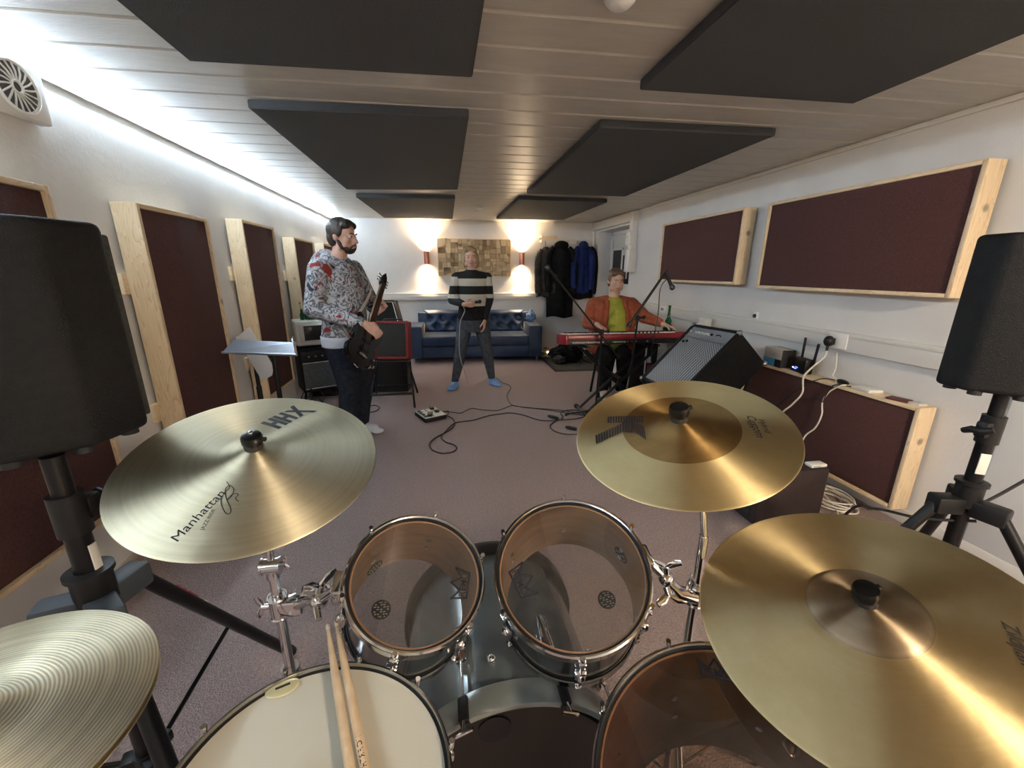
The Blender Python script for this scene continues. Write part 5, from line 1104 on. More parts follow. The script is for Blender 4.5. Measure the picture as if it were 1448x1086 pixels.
# coat rail and coats
CR = bw(2.05)
T = thing('coat_rack', 'coat rack with a pale wooden end bracket high on the back wall holding the coats', 'coat rack', CR @ tr(0, 0, 1.8))
MB().box((-.36, -.022, 1.84), (.42, -.001, 1.91), .004, CR).build('board', M['trunk'], T, world=True)
MB().box((-.40, -.24, 1.935), (-.375, -.001, 1.965), .003, CR).box((-.40, -.24, 1.90), (-.14, -.225, 1.955), .003, CR).box((-.39, -.20, 1.86), (-.375, -.001, 1.90), .003, CR).build('bracket', M['pine_h'], T, world=True)
for xx in (-.30, -.10, .08, .24, .36): MB().tube([CR @ V((xx, -.022, 1.87)), CR @ V((xx, -.07, 1.865)), CR @ V((xx, -.085, 1.885)), CR @ V((xx, -.08, 1.90))], .006, 8).build('hook', M['steel'], T, world=True)
def coat(label, x, top, bot, w, dep, m, seed, y=-.11, sl=True, hood=True, skew=0.):
    t = thing('coat', label, 'coat', CR @ tr(x, y, bot), 'coats on the back wall rack'); n = 40; rings = 22
    mb = MB(); rs = []
    for j in range(rings + 1):
        v_ = j / rings; z = top + (bot - top) * v_; sh = min(1, .30 + 1.1 * (v_ / .16)) if v_ < .16 * .64 else 1.
        sh = min(1., .28 + .72 * math.sin(min(1, v_ / .17) * PI / 2)); fl = 1 + .12 * v_
        r = []
        for i in range(n):
            a = 2 * PI * i / n; f = 1 + (.10 * math.sin(a * 5 + seed + v_ * 2) + .06 * math.sin(a * 9 + seed * 2 - v_ * 3)) * min(1, v_ * 2.5)
            r.append(mb.bm.verts.new(CR @ V((x + skew * v_ + math.cos(a) * w / 2 * sh * fl * f, y + math.sin(a) * dep / 2 * (.5 + .5 * sh) * f, z + .02 * math.sin(a * 3 + seed) * v_))))
        rs.append(r)
    for j in range(rings):
        for i in range(n): mb.bm.faces.new((rs[j][i], rs[j][(i + 1) % n], rs[j + 1][(i + 1) % n], rs[j + 1][i]))
    mb.bm.faces.new(rs[0][::-1]); mb.bm.faces.new(rs[-1]); mb.build('body', m, t, world=True, angle=70)
    if sl:
        for s in (-1, 1):
            L0 = (top - bot) * .80 if top - bot < .9 else .66
            pts = [V((x + s * w * .30, y - .02, top - .06)), V((x + s * w * .50, y - .05, top - .16)), V((x + s * w * .57 + skew * .3, y - .07, top - .16 - L0 * .45)), V((x + s * w * .52 + skew * .6, y - .085, top - .1 - L0))]
            MB().tube([CR @ p for p in curve_pts(pts, 6)], [.05] * 6 + [.058] * 6 + [.052] * 6 + [.046], 14).build('sleeve', m, t, world=True)
    if hood: MB().ball(CR @ V((x, y - .05, top - .02)), (w * .30, .07, .075), BW, 18).build('hood', m, t, world=True)
    MB().tube([CR @ V((x, y, top - .01)), CR @ V((x, -.075, top + .03)), CR @ V((x, -.08, 1.895))], .004, 8).build('hanging_loop', M['cable'], t, world=True)
coat('grey-black leather jacket hanging at the left end of the coat rack', -.30, 1.79, .99, .26, .18, M['coat2'], 1., -.13, hood=False)
coat('long black coat hanging in the middle of the coat rack', -.06, 1.83, .66, .40, .22, M['coat'], 2.2, -.17, skew=.02)
coat('bright blue anorak hanging on the right of the coat rack', .31, 1.83, 1.06, .27, .19, M['coatb'], 3.1, -.17)
coat('short black jacket hanging behind the blue anorak in the corner', .36, 1.84, .96, .32, .17, M['coat'], 4.4, -.09, hood=False)

# ================================================================== LEFT SIDE: MUSIC STANDS, AMPLIFIERS
def dz(px, py, y): return aty(px, py, y)
yA = 2.62
T = thing('music_stand', 'music stand with flat grey metal desk lying level, in front of left wall panel', 'music stand', (-1.02, yA, 0), 'music stands on the left')
zA = .985; dk = [flo(315, 499, zA), flo(420, 503, zA), flo(417, 485, zA + .055), flo(331, 481, zA + .055)]
nd = (dk[1] - dk[0]).cross(dk[3] - dk[0]).normalized(); mb = MB()
lo = [mb.bm.verts.new(p) for p in dk]; hi = [mb.bm.verts.new(p + nd * .004) for p in dk]; mb.bm.faces.new(lo[::-1]); mb.bm.faces.new(hi)
for i in range(4): mb.bm.faces.new((lo[i], lo[(i + 1) % 4], hi[(i + 1) % 4], hi[i]))
mb.tube([dk[0] + nd * .004, dk[1] + nd * .004], .007, 8)
mb.build('desk', mat('grey sheet metal', (.26, .28, .32), .30, .75), T, smooth=False, world=True)
mb = MB(); q = [dk[1], dk[2], dk[2] + nd * .034, dk[1] + nd * .034]; ex_ = (dk[1] - dk[0]).normalized() * .004
lo = [mb.bm.verts.new(p) for p in q]; hi = [mb.bm.verts.new(p + ex_) for p in q]; mb.bm.faces.new(lo[::-1]); mb.bm.faces.new(hi)
for i in range(4): mb.bm.faces.new((lo[i], lo[(i + 1) % 4], hi[(i + 1) % 4], hi[i]))
mb.build('side_lip', M['steel'], T, smooth=False, world=True)
cc = sum(dk, V()) / 4; pc = aty(391, 530, cc.y + .01); pc.z = 0; T.matrix_world = tr(pc.x, pc.y, 0)
for ch_ in T.children: ch_.data.transform(T.matrix_world.inverted() @ WM[T.name])
WM[T.name] = T.matrix_world.copy()
MB().cyl(pc + Z * .06, pc + Z * (cc.z - .012), .0125, n=14).cyl(pc + Z * (cc.z - .05), pc + Z * (cc.z + .0), .022).build('pole', M['blackmetal'], T, world=True)
for k in range(3): a = R(50 + 120 * k); MB().tube([pc + Z * .20, pc + V((math.cos(a) * .24, math.sin(a) * .24, .012))], .008, 8).build('leg', M['blackmetal'], T, world=True)
pc2 = flo(366, 545, .63); pc2 = V((pc2.x - .01, pc2.y + .02, 0))
T = thing('music_stand', 'second music stand behind, its grey metal desk folded nearly upright and turned sideways', 'music stand', pc2, 'music stands on the left')
MB().cyl(pc2 + Z * .06, pc2 + Z * .80, .0125, n=14).cyl(pc2 + Z * .30, pc2 + Z * .62, .017).build('pole', M['blackmetal'], T, world=True)
yy = pc2.y - .02
c4_ = [aty(333, 477, yy - .02), aty(353, 462, yy + .02), aty(387, 518, yy + .05), aty(385, 531, yy + .02), aty(371, 539, yy - .01)]
nn = (c4_[1] - c4_[0]).cross(c4_[3] - c4_[0]).normalized(); cc = sum(c4_, V()) / 5
c4_ = [p - nn * (p - cc).dot(nn) for p in c4_]
mb = MB(); lo = [mb.bm.verts.new(p) for p in c4_]; hi = [mb.bm.verts.new(p + nn * .005) for p in c4_]; mb.bm.faces.new(lo); mb.bm.faces.new(hi[::-1])
for i in range(5): mb.bm.faces.new((lo[i], hi[i], hi[(i + 1) % 5], lo[(i + 1) % 5]))
mb.build('desk', bpy.data.materials['grey sheet metal'], T, smooth=False, world=True)
for k in range(3): a = R(20 + 120 * k); MB().tube([pc2 + Z * .20, pc2 + V((math.cos(a) * .22, math.sin(a) * .22, .012))], .008, 8).build('leg', M['blackmetal'], T, world=True)

def combo(name, label, T_, w, h, d, rim, body, grille, lbl='amplifier', gt=.0, panel=True, legs=None, group=None):
    t = thing(name, label, lbl, T_, group)     # local: x width centred, y depth back, z up; front at y=0
    MB().box((-w / 2, .012, 0), (w / 2, d, h), .012, None, 3).build('cabinet', M[body], t)
    mb = MB()
    for lo, hi in (((-w / 2, h - rim), (w / 2, h)), ((-w / 2, 0), (w / 2, rim)), ((-w / 2, 0), (-w / 2 + rim, h)), ((w / 2 - rim, 0), (w / 2, h))): mb.box((lo[0], -.004, lo[1]), (hi[0], .02, hi[1]), .004)
    mb.build('front_rim', M[body], t)
    MB().box((-w / 2 + rim, .004, rim), (w / 2 - rim, .014, h - rim - gt), .001).build('speaker_grille', M[grille], t)
    MB().tube([(-.10, d / 2, h), (-.09, d / 2, h + .022), (.09, d / 2, h + .022), (.10, d / 2, h)], .008, 8).build('handle', M['black'], t)
    return t
AL = tr(-1.10, 4.12, .262) @ rz(R(27))
t = combo('guitar_amplifier', 'black guitar amplifier with grey ribbed grille on a low stand, under the cream monitor', AL, .50, .42, .27, .02, 'tolex', 'greygrille', gt=.12)
MB().box((-.23, .003, .29), (.23, .016, .395), .002).build('control_panel', M['black'], t)
for zz in (.283, .03): MB().box((-.23, -.002, zz - .003), (.23, .006, zz + .003), .001).build('trim_strip', M['paper'], t)
for k in range(6): MB().cyl((-.17 + k * .06, .004, .345), (-.17 + k * .06, -.010, .345), .009, n=12).build('knob', M['steel'], t)
T = thing('amplifier_stand', 'low black stand with tubular legs under the black guitar amplifier', 'stand', AL @ tr(0, .12, -.262))
WM[T.name] = AL @ tr(0, .12, -.262)
for xx in (-.19, .19): MB().tube([(xx, -.14, .30), (xx, -.14, .248), (xx, .13, .248), (xx, .14, .252)], .010, 10).build('support', M['blackmetal'], T); MB().tube([(xx, -.11, .248), (xx * 1.15, -.16, .012), ], .012, 10).build('leg', M['blackmetal'], T); MB().tube([(xx, .11, .248), (xx * 1.15, .16, .012), ], .012, 10).build('leg', M['blackmetal'], T)
CT = AL @ tr(-.075, .02, .445) @ rz(R(-3))
T = thing('cream_monitor', 'cream boxy vintage monitor with dark screen on the black guitar amplifier', 'monitor', CT); WM[T.name] = CT
MB().box((-.175, .0, 0), (.175, .25, .235), .016, None, 3).build('casing', M['cream'], T); MB().box((-.145, -.006, .035), (.165, .01, .205), .006).build('bezel', M['cream'], T); MB().box((-.105, -.008, .05), (.145, .002, .19), .004).build('screen', M['darkglass'], T)
PT2 = CT @ tr(-.02, .12, .2355); T = thing('bulb_vase', 'green glass vase with sprouting shoots on the cream monitor', 'plant', PT2); WM[T.name] = PT2
MB().lathe([(0, 0), (.045, 0), (.05, .01), (.048, .075), (.045, .075), (.045, .008), (0, .006)], 24).build('vase', M['green'], T)
rnd = random.Random(8)
for k in range(6):
    a = rnd.random() * 6.28; hgt = (.22, .19, .14, .12, .10, .16)[k]; q = .022; MB().tube([(q * math.cos(a), q * math.sin(a), .02), (q * 1.4 * math.cos(a), q * 1.4 * math.sin(a), hgt * .6), (q * 2 * math.cos(a) - .01, q * 2 * math.sin(a), hgt)], [.007, .009, .003], 8, True, .5).build('shoot', M['leaf'], T)
# second, small bottle beside the plant
PT3 = CT @ tr(-.09, .10, .2355); T = thing('small_vase', 'slim green bottle with a twig on the cream monitor, left of the shoots', 'vase', PT3); WM[T.name] = PT3
MB().lathe([(0, 0), (.018, 0), (.02, .05), (.012, .07), (.012, .10), (.010, .10), (.010, .07), (0, .06)], 20).build('glass', M['green'], T); MB().tube([(0, 0, .08), (-.008, 0, .15), (-.002, 0, .17)], .003, 6).ball((-.006, 0, .155), .009, n=8).build('twig', M['leaf'], T)
# red amplifier on folding stand
RT = tr(-.53, 4.33, .50) @ rz(R(-6)) @ rx(R(-9))
t = combo('red_amplifier', 'red guitar amplifier with dark grille on a folding stand behind the guitarist', RT, .36, .40, .22, .028, 'redtolex', 'darkgrille', gt=.0)
for s in (-1, 1):
    for zz in (.02, .38): MB().ball((s * .165, -.002, zz), .017, n=10).build('corner_cap', M['redtolex'], t)
T = thing('folding_stand', 'black folding stand with crossed tubular legs under the red amplifier', 'stand', (-.52, 4.42, 0))
for xx, ee in ((-.70, -.075), (-.36, .05)):
    MB().tube([(xx, 4.26, .478), (xx + .01, 4.55, .46)], .012, 10).build('support', M['blackmetal'], T, world=True)
    MB().tube([(xx, 4.28, .476), (xx + ee, 4.72, .012)], .011, 10).build('leg', M['blackmetal'], T, world=True); MB().tube([(xx, 4.52, .46), (xx + ee, 4.16, .012)], .011, 10).build('leg', M['blackmetal'], T, world=True)
MB().tube([(-.765, 4.60, .14), (-.325, 4.62, .14)], .009, 8).build('cross_bar', M['blackmetal'], T, world=True); MB().tube([(-.755, 4.26, .14), (-.33, 4.245, .14)], .013, 8).build('cross_bar', M['blackmetal'], T, world=True)
MB().box((-.72, 4.27, .478), (-.34, 4.53, .495), .005).build('platform', M['black'], T, world=True)
# black case with pale piping behind the red amplifier
KT = tr(-.66, 4.78, 0) @ rz(R(-5)) @ rx(R(-6))
T = thing('black_wedge_cabinet', 'black sloping cabinet with pale piping standing behind the red amplifier', 'cabinet', KT); WM[T.name] = KT
MB().prism([(-.24, .0), (.24, .0), (.24, .55), (.12, 1.06), (-.12, 1.06), (-.24, .55)], 0, .26, Matrix(((1, 0, 0, 0), (0, 0, 1, 0), (0, 1, 0, .02), (0, 0, 0, 1)))).build('cabinet', M['tolex'], T)
MB().tube([(-.22, -.004, .58), (-.11, -.004, 1.06), (.11, -.004, 1.06), (.22, -.004, .58)], .006, 8).build('piping', M['paper'], T)
# low items against the left wall behind the stands
T = thing('grey_box', 'low grey box on the floor against the left wall, behind the guitar amplifier', 'box', (-1.35, 5.0, 0)); MB().box((-1.50, 4.75, 0), (-1.22, 5.3, .26), .01).build('box_body', M['coat2'], T, world=True); MB().box((-1.505, 4.745, .26), (-1.215, 5.305, .285), .006).build('lid', M['coat2'], T, world=True)
cable('cable', [(-1.30, 3.6, .007), (-1.33, 3.85, .05), (-1.36, 4.05, .22), (-1.3, 4.2, .28), (-1.15, 4.0, .22), (-1.18, 3.8, .06), (-1.05, 3.75, .007), (-.9, 3.8, .007)], .006, 'cable', 'black lead drooping below the black guitar amplifier')
cable('cable', [(-1.38, 3.5, .007), (-1.40, 3.7, .18), (-1.36, 3.85, .24), (-1.28, 3.95, .14), (-1.22, 4.05, .2), (-1.12, 4.0, .06), (-1.0, 4.05, .007)], .006, 'cable', 'second black lead tangled on the floor by the left wall')
# ================================================================== PEOPLE
def sculpt(name, mb, m, parent, voxel=.008, smooth=5, world=True, clip=None):
    me = bpy.data.meshes.new('raw'); bmesh.ops.recalc_face_normals(mb.bm, faces=mb.bm.faces[:]); mb.bm.to_mesh(me); mb.bm.free()
    o = bpy.data.objects.new('raw', me); COL.objects.link(o)
    r = o.modifiers.new('r', 'REMESH'); r.mode = 'VOXEL'; r.voxel_size = voxel; r.use_smooth_shade = True
    s = o.modifiers.new('s', 'SMOOTH'); s.factor = .5; s.iterations = smooth
    dg = bpy.context.evaluated_depsgraph_get(); dg.update()
    m2 = bpy.data.meshes.new_from_object(o.evaluated_get(dg)); bpy.data.objects.remove(o); bpy.data.meshes.remove(me)
    if world: m2.transform(WM[parent.name].inverted())
    m2.name = name; m2.materials.clear(); m2.materials.append(m)
    for p in m2.polygons: p.use_smooth = True
    q = bpy.data.objects.new(name, m2); COL.objects.link(q); q.parent = parent; WM[q.name] = WM[parent.name]; return q
def limb(mb, pts, rs):
    pts = [V(p) for p in pts]
    for p, r in zip(pts, rs): mb.ball(p, r, n=16)
    for i in range(len(pts) - 1): mb.cyl(pts[i], pts[i + 1], rs[i], rs[i + 1], n=20)
    return mb
def trunk(mb, secs, fwd, n=28):
    # stacked elliptical sections: (centre, half width, half depth, lateral tilt)
    fwd = V(fwd).normalized(); rt = fwd.cross(Z).normalized(); rings = []
    for c, a, b in secs: rings.append([mb.bm.verts.new(V(c) + rt * a * math.cos(2 * PI * i / n) + fwd * b * math.sin(2 * PI * i / n)) for i in range(n)])
    for p, q in zip(rings, rings[1:]):
        for i in range(n): mb.bm.faces.new((p[i], p[(i + 1) % n], q[(i + 1) % n], q[i]))
    mb.bm.faces.new(rings[0][::-1]); mb.bm.faces.new(rings[-1]); return mb
def hand(mb, wrist, d, palm, thumb, curl=(.5, .7, .5), size=1., spread=.10, tcurl=.4):
    # d: towards the knuckles, palm: direction the palm faces, thumb: side on which the thumb sits
    d = V(d).normalized(); n_ = V(palm); n_ = (n_ - d * n_.dot(d)).normalized(); s = V(thumb); s = (s - d * s.dot(d) - n_ * s.dot(n_)).normalized(); w = V(wrist)
    k = size
    offs = [.030, .011, -.009, -.027]; lens = [.072, .080, .075, .060]
    for o_ in offs: mb.tube([w + s * o_ * .45 * k - d * .012 * k, w + s * o_ * .9 * k + d * .05 * k, w + s * o_ * k + d * .088 * k], [.0145 * k, .0135 * k, .0105 * k], 10)
    limb(mb, [w - d * .02 * k, w + d * .03 * k], [.024 * k, .022 * k])
    tips = []
    for i, (o_, ln) in enumerate(zip(offs, lens)):
        p = w + s * o_ * k + d * .086 * k; a = 0; pts = [p]; dd = (d + s * (o_ * spread * 20)).normalized()
        for j, f in enumerate((.45, .31, .24)):
            a += curl[j] * (1 + .08 * (i - 1)); q = dd * math.cos(a) + n_ * math.sin(a); p = p + q * ln * f * k; pts.append(p)
        limb(mb, pts, [.0095 * k, .0088 * k, .0080 * k, .0066 * k]); tips.append(p)
    p = w + s * .026 * k + d * .018 * k; q1 = (s * .75 + d * .6 + n_ * .25).normalized(); q2 = (s * (.5 - tcurl) + d * .8 + n_ * (.2 + tcurl)).normalized()
    limb(mb, [w + s * .012 * k + d * .008 * k, p, p + q1 * .036 * k, p + q1 * .036 * k + q2 * .030 * k, p + q1 * .036 * k + q2 * .054 * k], [.015 * k, .0135 * k, .0115 * k, .0098 * k, .0075 * k])
    return tips
def head(body, t, c, f, up=(0, 0, 1), s=1., hair='hair_m', style='short', beard=False, long_=0.):
    f = V(f).normalized(); u = V(up); u = (u - f * u.dot(f)).normalized(); r = f.cross(u).normalized(); B = Matrix((r, f, u)).transposed(); c = V(c)
    P_ = lambda x, y, z: c + r * x * s + f * y * s + u * z * s
    E = lambda x, y, z, R_: body.ball(P_(x, y, z), tuple(q * s for q in R_), B, 24)
    E(0, -.010, .030, (.074, .092, .088)); E(0, .018, -.030, (.061, .068, .078)); E(0, .040, -.078, (.036, .036, .030)); E(0, .074, .012, (.045, .020, .016)); E(0, .030, .045, (.062, .056, .050))
    for x in (-1, 1):
        E(.041 * x, .058, -.022, (.024, .024, .026)); E(.074 * x, -.012, -.004, (.009, .019, .031)); E(.048 * x, .02, -.066, (.022, .035, .026))
    limb(body, [P_(0, .084, .010), P_(0, .100, -.018), P_(0, .108, -.030)], [.010 * s, .0125 * s, .0145 * s]); E(0.011, .098, -.034, (.009, .010, .008)); E(-.011, .098, -.034, (.009, .010, .008))
    E(0, .086, -.056, (.024, .012, .007)); E(0, .084, -.068, (.020, .012, .008))
    ch = []
    def late():
        for x in (-1, 1):
            e = MB().ball(P_(.031 * x, .0755, .001), (.0125 * s, .0125 * s, .0095 * s), n=16).build('eye', M['eye'], t, world=True)
            MB().ball(P_(.031 * x, .0848, .001), (.0066 * s, .0040 * s, .0062 * s), B, 12).build('iris', M['iris'], e, world=True)
            MB().tube([P_(.015 * x, .0945, .020), P_(.031 * x, .0935, .025), P_(.047 * x, .082, .020)], [.0035 * s, .004 * s, .0025 * s], 8).build('eyebrow', M[hair], t, world=True)
        MB().tube([P_(-.024, .0905, -.0615), P_(-.010, .0985, -.0595), P_(.010, .0985, -.0595), P_(.024, .0905, -.0615)], [.003 * s, .0055 * s, .0055 * s, .003 * s], 8).build('lips', M['lips'], t, world=True)
        h = MB(); H_ = lambda x, y, z, R_: h.ball(P_(x, y, z), tuple(q * s for q in R_), B, 24)
        H_(0, -.022, .044, (.082, .094, .090)); H_(0, .030, .088, (.062, .052, .034)); H_(0, -.055, -.010, (.072, .056, .070))
        for x in (-1, 1): H_(.066 * x, -.012, .028, (.018, .045, .042)); H_(.040 * x, .052, .078, (.034, .034, .028))
        if long_:
            H_(0, -.075, -.06, (.066, .042, .10))
            for x in (-1, 1): limb(h, [P_(.070 * x, .0, .03), P_(.078 * x, -.005, -.05), P_(.070 * x, .005, -.05 - long_)], [.026 * s, .026 * s, .016 * s])
        sculpt('hair', h, M[hair], t, .008, 3)
        if beard:
            b = MB(); K = lambda x, y, z, R_: b.ball(P_(x, y, z), tuple(q * s for q in R_), B, 20)
            K(0, .048, -.092, (.036, .036, .026)); 
            for x in (-1, 1): limb(b, [P_(.066 * x, .006, -.035), P_(.055 * x, .028, -.072), P_(.022 * x, .062, -.092)], [.013 * s, .018 * s, .018 * s]); limb(b, [P_(.004 * x, .100, -.049), P_(.026 * x, .088, -.060), P_(.034 * x, .074, -.082)], [.006 * s, .007 * s, .010 * s])
            sculpt('beard', b, M[hair], t, .007, 2)
    return late
def shoe(mb, heel, toe, h=.05, w=.042):
    heel, toe = V(heel), V(toe); d = (toe - heel).normalized(); n_ = (toe - heel).length
    for k, (a, ww, hh) in enumerate(((.12, .034, .075), (.35, .034, .068), (.6, .041, .052), (.82, .041, .038))):
        p = heel + d * n_ * a; mb.ball((p.x, p.y, hh * .5), (ww * 1.25, ww * 1.25, hh * .5), None, 18)
    return mb
# ---------------------------------------------------------------- singer
SP = tr(.37, 4.87, 0)
sg = thing('person', 'person singing in striped black and cream jumper, standing legs apart before the blue sofa', 'person', SP)
f = V((0, -1, 0)); hip = V((.375, 4.875, .86)); lw = aty(656, 430.5, 4.66); hd = lw + V((.04, -.01, .0))
ch = V((.372, 4.872, 1.33))
R_sh, R_el = V((.195, 4.875, 1.325)), V((.135, 4.86, 1.075)); R_wr = lw
L_sh, L_el, L_wr = V((.548, 4.875, 1.325)), V((.572, 4.87, 1.08)), aty(685, 451, 4.80)
ank = {-1: V((.138, 4.86, .075)), 1: V((.602, 4.94, .075))}; kne = {-1: V((.215, 4.83, .47)), 1: V((.535, 4.86, .47))}; hp_ = {-1: V((.290, 4.875, .86)), 1: V((.462, 4.875, .86))}
toe = {-1: V((.075, 4.755, 0)), 1: V((.69, 4.86, 0))}; heel = {-1: V((.158, 4.90, 0)), 1: V((.585, 4.965, 0))}
b = MB()
trunk(b, [(hip + V((0, 0, -.10)), .14, .10), (hip, .165, .115), (hip + V((0, 0, .12)), .135, .095), (ch + V((0, 0, -.14)), .15, .10), (ch + V((0, 0, -.02)), .155, .095), (ch + V((0, 0, .06)), .08, .06)], f)
limb(b, [R_sh, R_el, R_wr], [.050, .038, .026]); limb(b, [L_sh, L_el, L_wr], [.050, .038, .026]); limb(b, [ch, ch + V((-.008, -.008, .16))], [.055, .050])
for s in (-1, 1): limb(b, [hp_[s], kne[s], ank[s], heel[s] + V((0, 0, .04)), toe[s].lerp(heel[s], .25) + V((0, 0, .03))], [.075, .050, .034, .03, .03])
hand(b, R_wr + V((.012, -.005, .0)), (1, -.30, -.02), (.1, .6, .35), (0, -.4, 1), (.75, .9, .7), .95, tcurl=.5)
hand(b, L_wr + V((0, 0, -.01)), (.0, -.12, -1), (-.9, .3, 0), (-.25, -1, 0), (.35, .5, .4), 1.)
late = head(b, sg, (.357, 4.86, 1.545), f, (0, .04, 1), 1.0, 'hair_b', long_=.05)
sculpt('body', b, M['skin'], sg, .0065, 3); late()
j = MB()
trunk(j, [(V((.373, 4.872, 1.005)), .168, .122), (V((.373, 4.872, 1.06)), .164, .120), (V((.372, 4.872, 1.17)), .168, .120), (V((.372, 4.872, 1.29)), .176, .114), (V((.370, 4.872, 1.345)), .155, .095), (V((.368, 4.87, 1.395)), .078, .068), (V((.366, 4.868, 1.415)), .066, .062)], f)
limb(j, [R_sh + V((.01, 0, 0)), ch + V((-.05, 0, .0))], [.062, .08]); limb(j, [L_sh - V((.01, 0, 0)), ch + V((.05, 0, .0))], [.062, .08])
sculpt('jumper', j, M['jumper'], sg, .008, 5)
j = MB(); limb(j, [R_sh, R_el, R_wr - (R_wr - R_el).normalized() * .035], [.063, .053, .040]); sculpt('sleeve', j, M['sleeve'], sg, .008, 4)
j = MB(); limb(j, [L_sh, L_el, L_wr - (L_wr - L_el).normalized() * .02], [.063, .053, .042]); sculpt('sleeve', j, M['sleeve'], sg, .008, 4)
j = MB(); trunk(j, [(V((.378, 4.874, .845)), .185, .135), (V((.376, 4.874, .92)), .178, .130), (V((.373, 4.872, 1.02)), .160, .115)], f); sculpt('shirt_hem', j, M['blackcloth'], sg, .008, 4)
j = MB(); trunk(j, [(V((.376, 4.875, .70)), .130, .115), (V((.376, 4.875, .80)), .175, .130), (V((.376, 4.875, .92)), .160, .115)], f)
for s in (-1, 1): limb(j, [hp_[s], kne[s].lerp(hp_[s], .5), kne[s], kne[s].lerp(ank[s], .35), ank[s] + V((0, 0, .03))], [.095, .088, .066, .063, .045])
sculpt('jeans', j, M['jeans'], sg, .008, 4)
for s in (-1, 1):
    j = shoe(MB(), heel[s], toe[s]); limb(j, [ank[s] + V((0, 0, .075)), ank[s], heel[s].lerp(toe[s], .25) + V((0, 0, .047)), heel[s].lerp(toe[s], .78) + V((0, 0, .04))], [.042, .043, .044, .038]); sculpt('sock', j, M['bluesock'], sg, .007, 3)
hd = R_wr + V((.115, -.03, .0))
mic = thing('hand_microphone', 'black microphone held at waist height by the singer', 'microphone', hd)
ma = V((.92, -.2, .14)).normalized(); a = R_wr + V((.052, -.032, .002)) + V((0, .030, .012))
MB().tube([a, a + ma * .09, a + ma * .115], [.011, .014, .017], 16).build('handle', M['black'], mic, world=True); MB().ball(a + ma * .128, (.022, .022, .022), n=16).build('grille', M['black'], mic, world=True)
cable('microphone_cable', [a, a + V((-.06, -.02, -.02)), aty(657, 440, 4.64), aty(651, 455, 4.66), aty(649.5, 475, 4.68), aty(650, 500, 4.69), aty(655, 520, 4.74), flo(664, 543, .008), flo(680, 540, .008), flo(692, 533, .008), flo(702, 534, .008)], .0045, 'gcable', 'pale grey cable hanging from the singer\'s microphone down the left-hand leg')

# ---------------------------------------------------------------- guitarist
GP = tr(-.76, 3.46, 0)
gt = thing('person', 'person in grey and red printed hoodie playing a black guitar, in profile', 'person', GP)
f = V((.93, -.37, 0)).normalized(); rt = f.cross(Z)            # rt: towards his right hand, roughly the camera
o = V((-.77, 3.46, 0)); Q = lambda a, r, z: o + f * a + rt * r + Z * z
b = MB()
trunk(b, [(Q(0, 0, .80), .15, .12), (Q(.0, 0, .90), .165, .125), (Q(.02, 0, 1.02), .155, .125), (Q(.02, 0, 1.22), .175, .13), (Q(.0, 0, 1.38), .185, .115), (Q(-.01, 0, 1.47), .09, .07)], f)
limb(b, [Q(-.01, 0, 1.42), Q(.03, 0, 1.55)], [.060, .056])
rs, re, rw = Q(-.03, .20, 1.405), Q(-.06, .27, 1.12), aty(517, 459, 3.20); ls, le, lwv = Q(.0, -.20, 1.405), Q(.06, -.33, 1.12), aty(533, 441, 3.56)
limb(b, [rs, re, rw], [.055, .042, .029]); limb(b, [ls, le, lwv], [.055, .042, .029])
gk = {1: (Q(.0, .10, .88), Q(.05, .10, .47), Q(.0, .11, .075)), -1: (Q(.0, -.10, .88), Q(.03, -.12, .47), Q(-.02, -.13, .075))}
for s in (1, -1):
    h_, k_, a_ = gk[s]; limb(b, [h_, k_, a_, a_ + f * .12 - Z * .045], [.085, .055, .038, .03])
hand(b, rw, (.75, .05, -.62), (.3, .75, .3) if 0 else V((-.5, .75, -.3)), V((.5, .3, .7)), (.45, .6, .5), 1.05)
hand(b, lwv, (.55, -.1, .55), V((.1, -.85, .2)), V((-.5, -.1, .6)), (.8, .9, .7), 1.0)
late = head(b, gt, Q(.06, 0, 1.645), f + V((.05, .02, -.06)), (0, 0, 1), 1.06, 'hair_d', beard=True)
sculpt('body', b, M['skin'], gt, .0065, 3); late()
j = MB()
trunk(j, [(Q(-.005, 0, .885), .210, .158), (Q(.0, 0, .93), .206, .160), (Q(.015, 0, 1.06), .180, .160), (Q(.01, 0, 1.24), .196, .158), (Q(-.005, 0, 1.38), .195, .138), (Q(-.012, 0, 1.455), .115, .095), (Q(-.01, 0, 1.49), .08, .075)], f)
limb(j, [rs, re, rw - (rw - re).normalized() * .05], [.078, .068, .050]); limb(j, [ls, le, lwv - (lwv - le).normalized() * .05], [.078, .068, .050])
limb(j, [rs, Q(0, 0, 1.37)], [.078, .1]); limb(j, [ls, Q(0, 0, 1.37)], [.078, .1])
sculpt('hoodie', j, M['hoodie'], gt, .009, 4)
j = MB(); j.ball(Q(-.105, 0, 1.475), (.095, .095, .085), None, 20); limb(j, [Q(-.08, .09, 1.49), Q(-.0, .085, 1.475), Q(.06, .03, 1.45)], [.045, .035, .025]); limb(j, [Q(-.08, -.09, 1.49), Q(-.0, -.085, 1.475), Q(.06, -.03, 1.45)], [.045, .035, .025])
j.ball(Q(-.155, .03, 1.43), (.06, .06, .09), None, 16); sculpt('hood', j, M['hoodie'], gt, .009, 4)
j = MB(); trunk(j, [(Q(-.005, 0, .815), .216, .160), (Q(-.005, 0, .90), .218, .166)], f); sculpt('waistband', j, M['whitesock'], gt, .009, 3)
j = MB(); trunk(j, [(Q(-.01, 0, .74), .15, .13), (Q(-.01, 0, .82), .172, .145), (Q(-.005, 0, .91), .168, .138)], f)
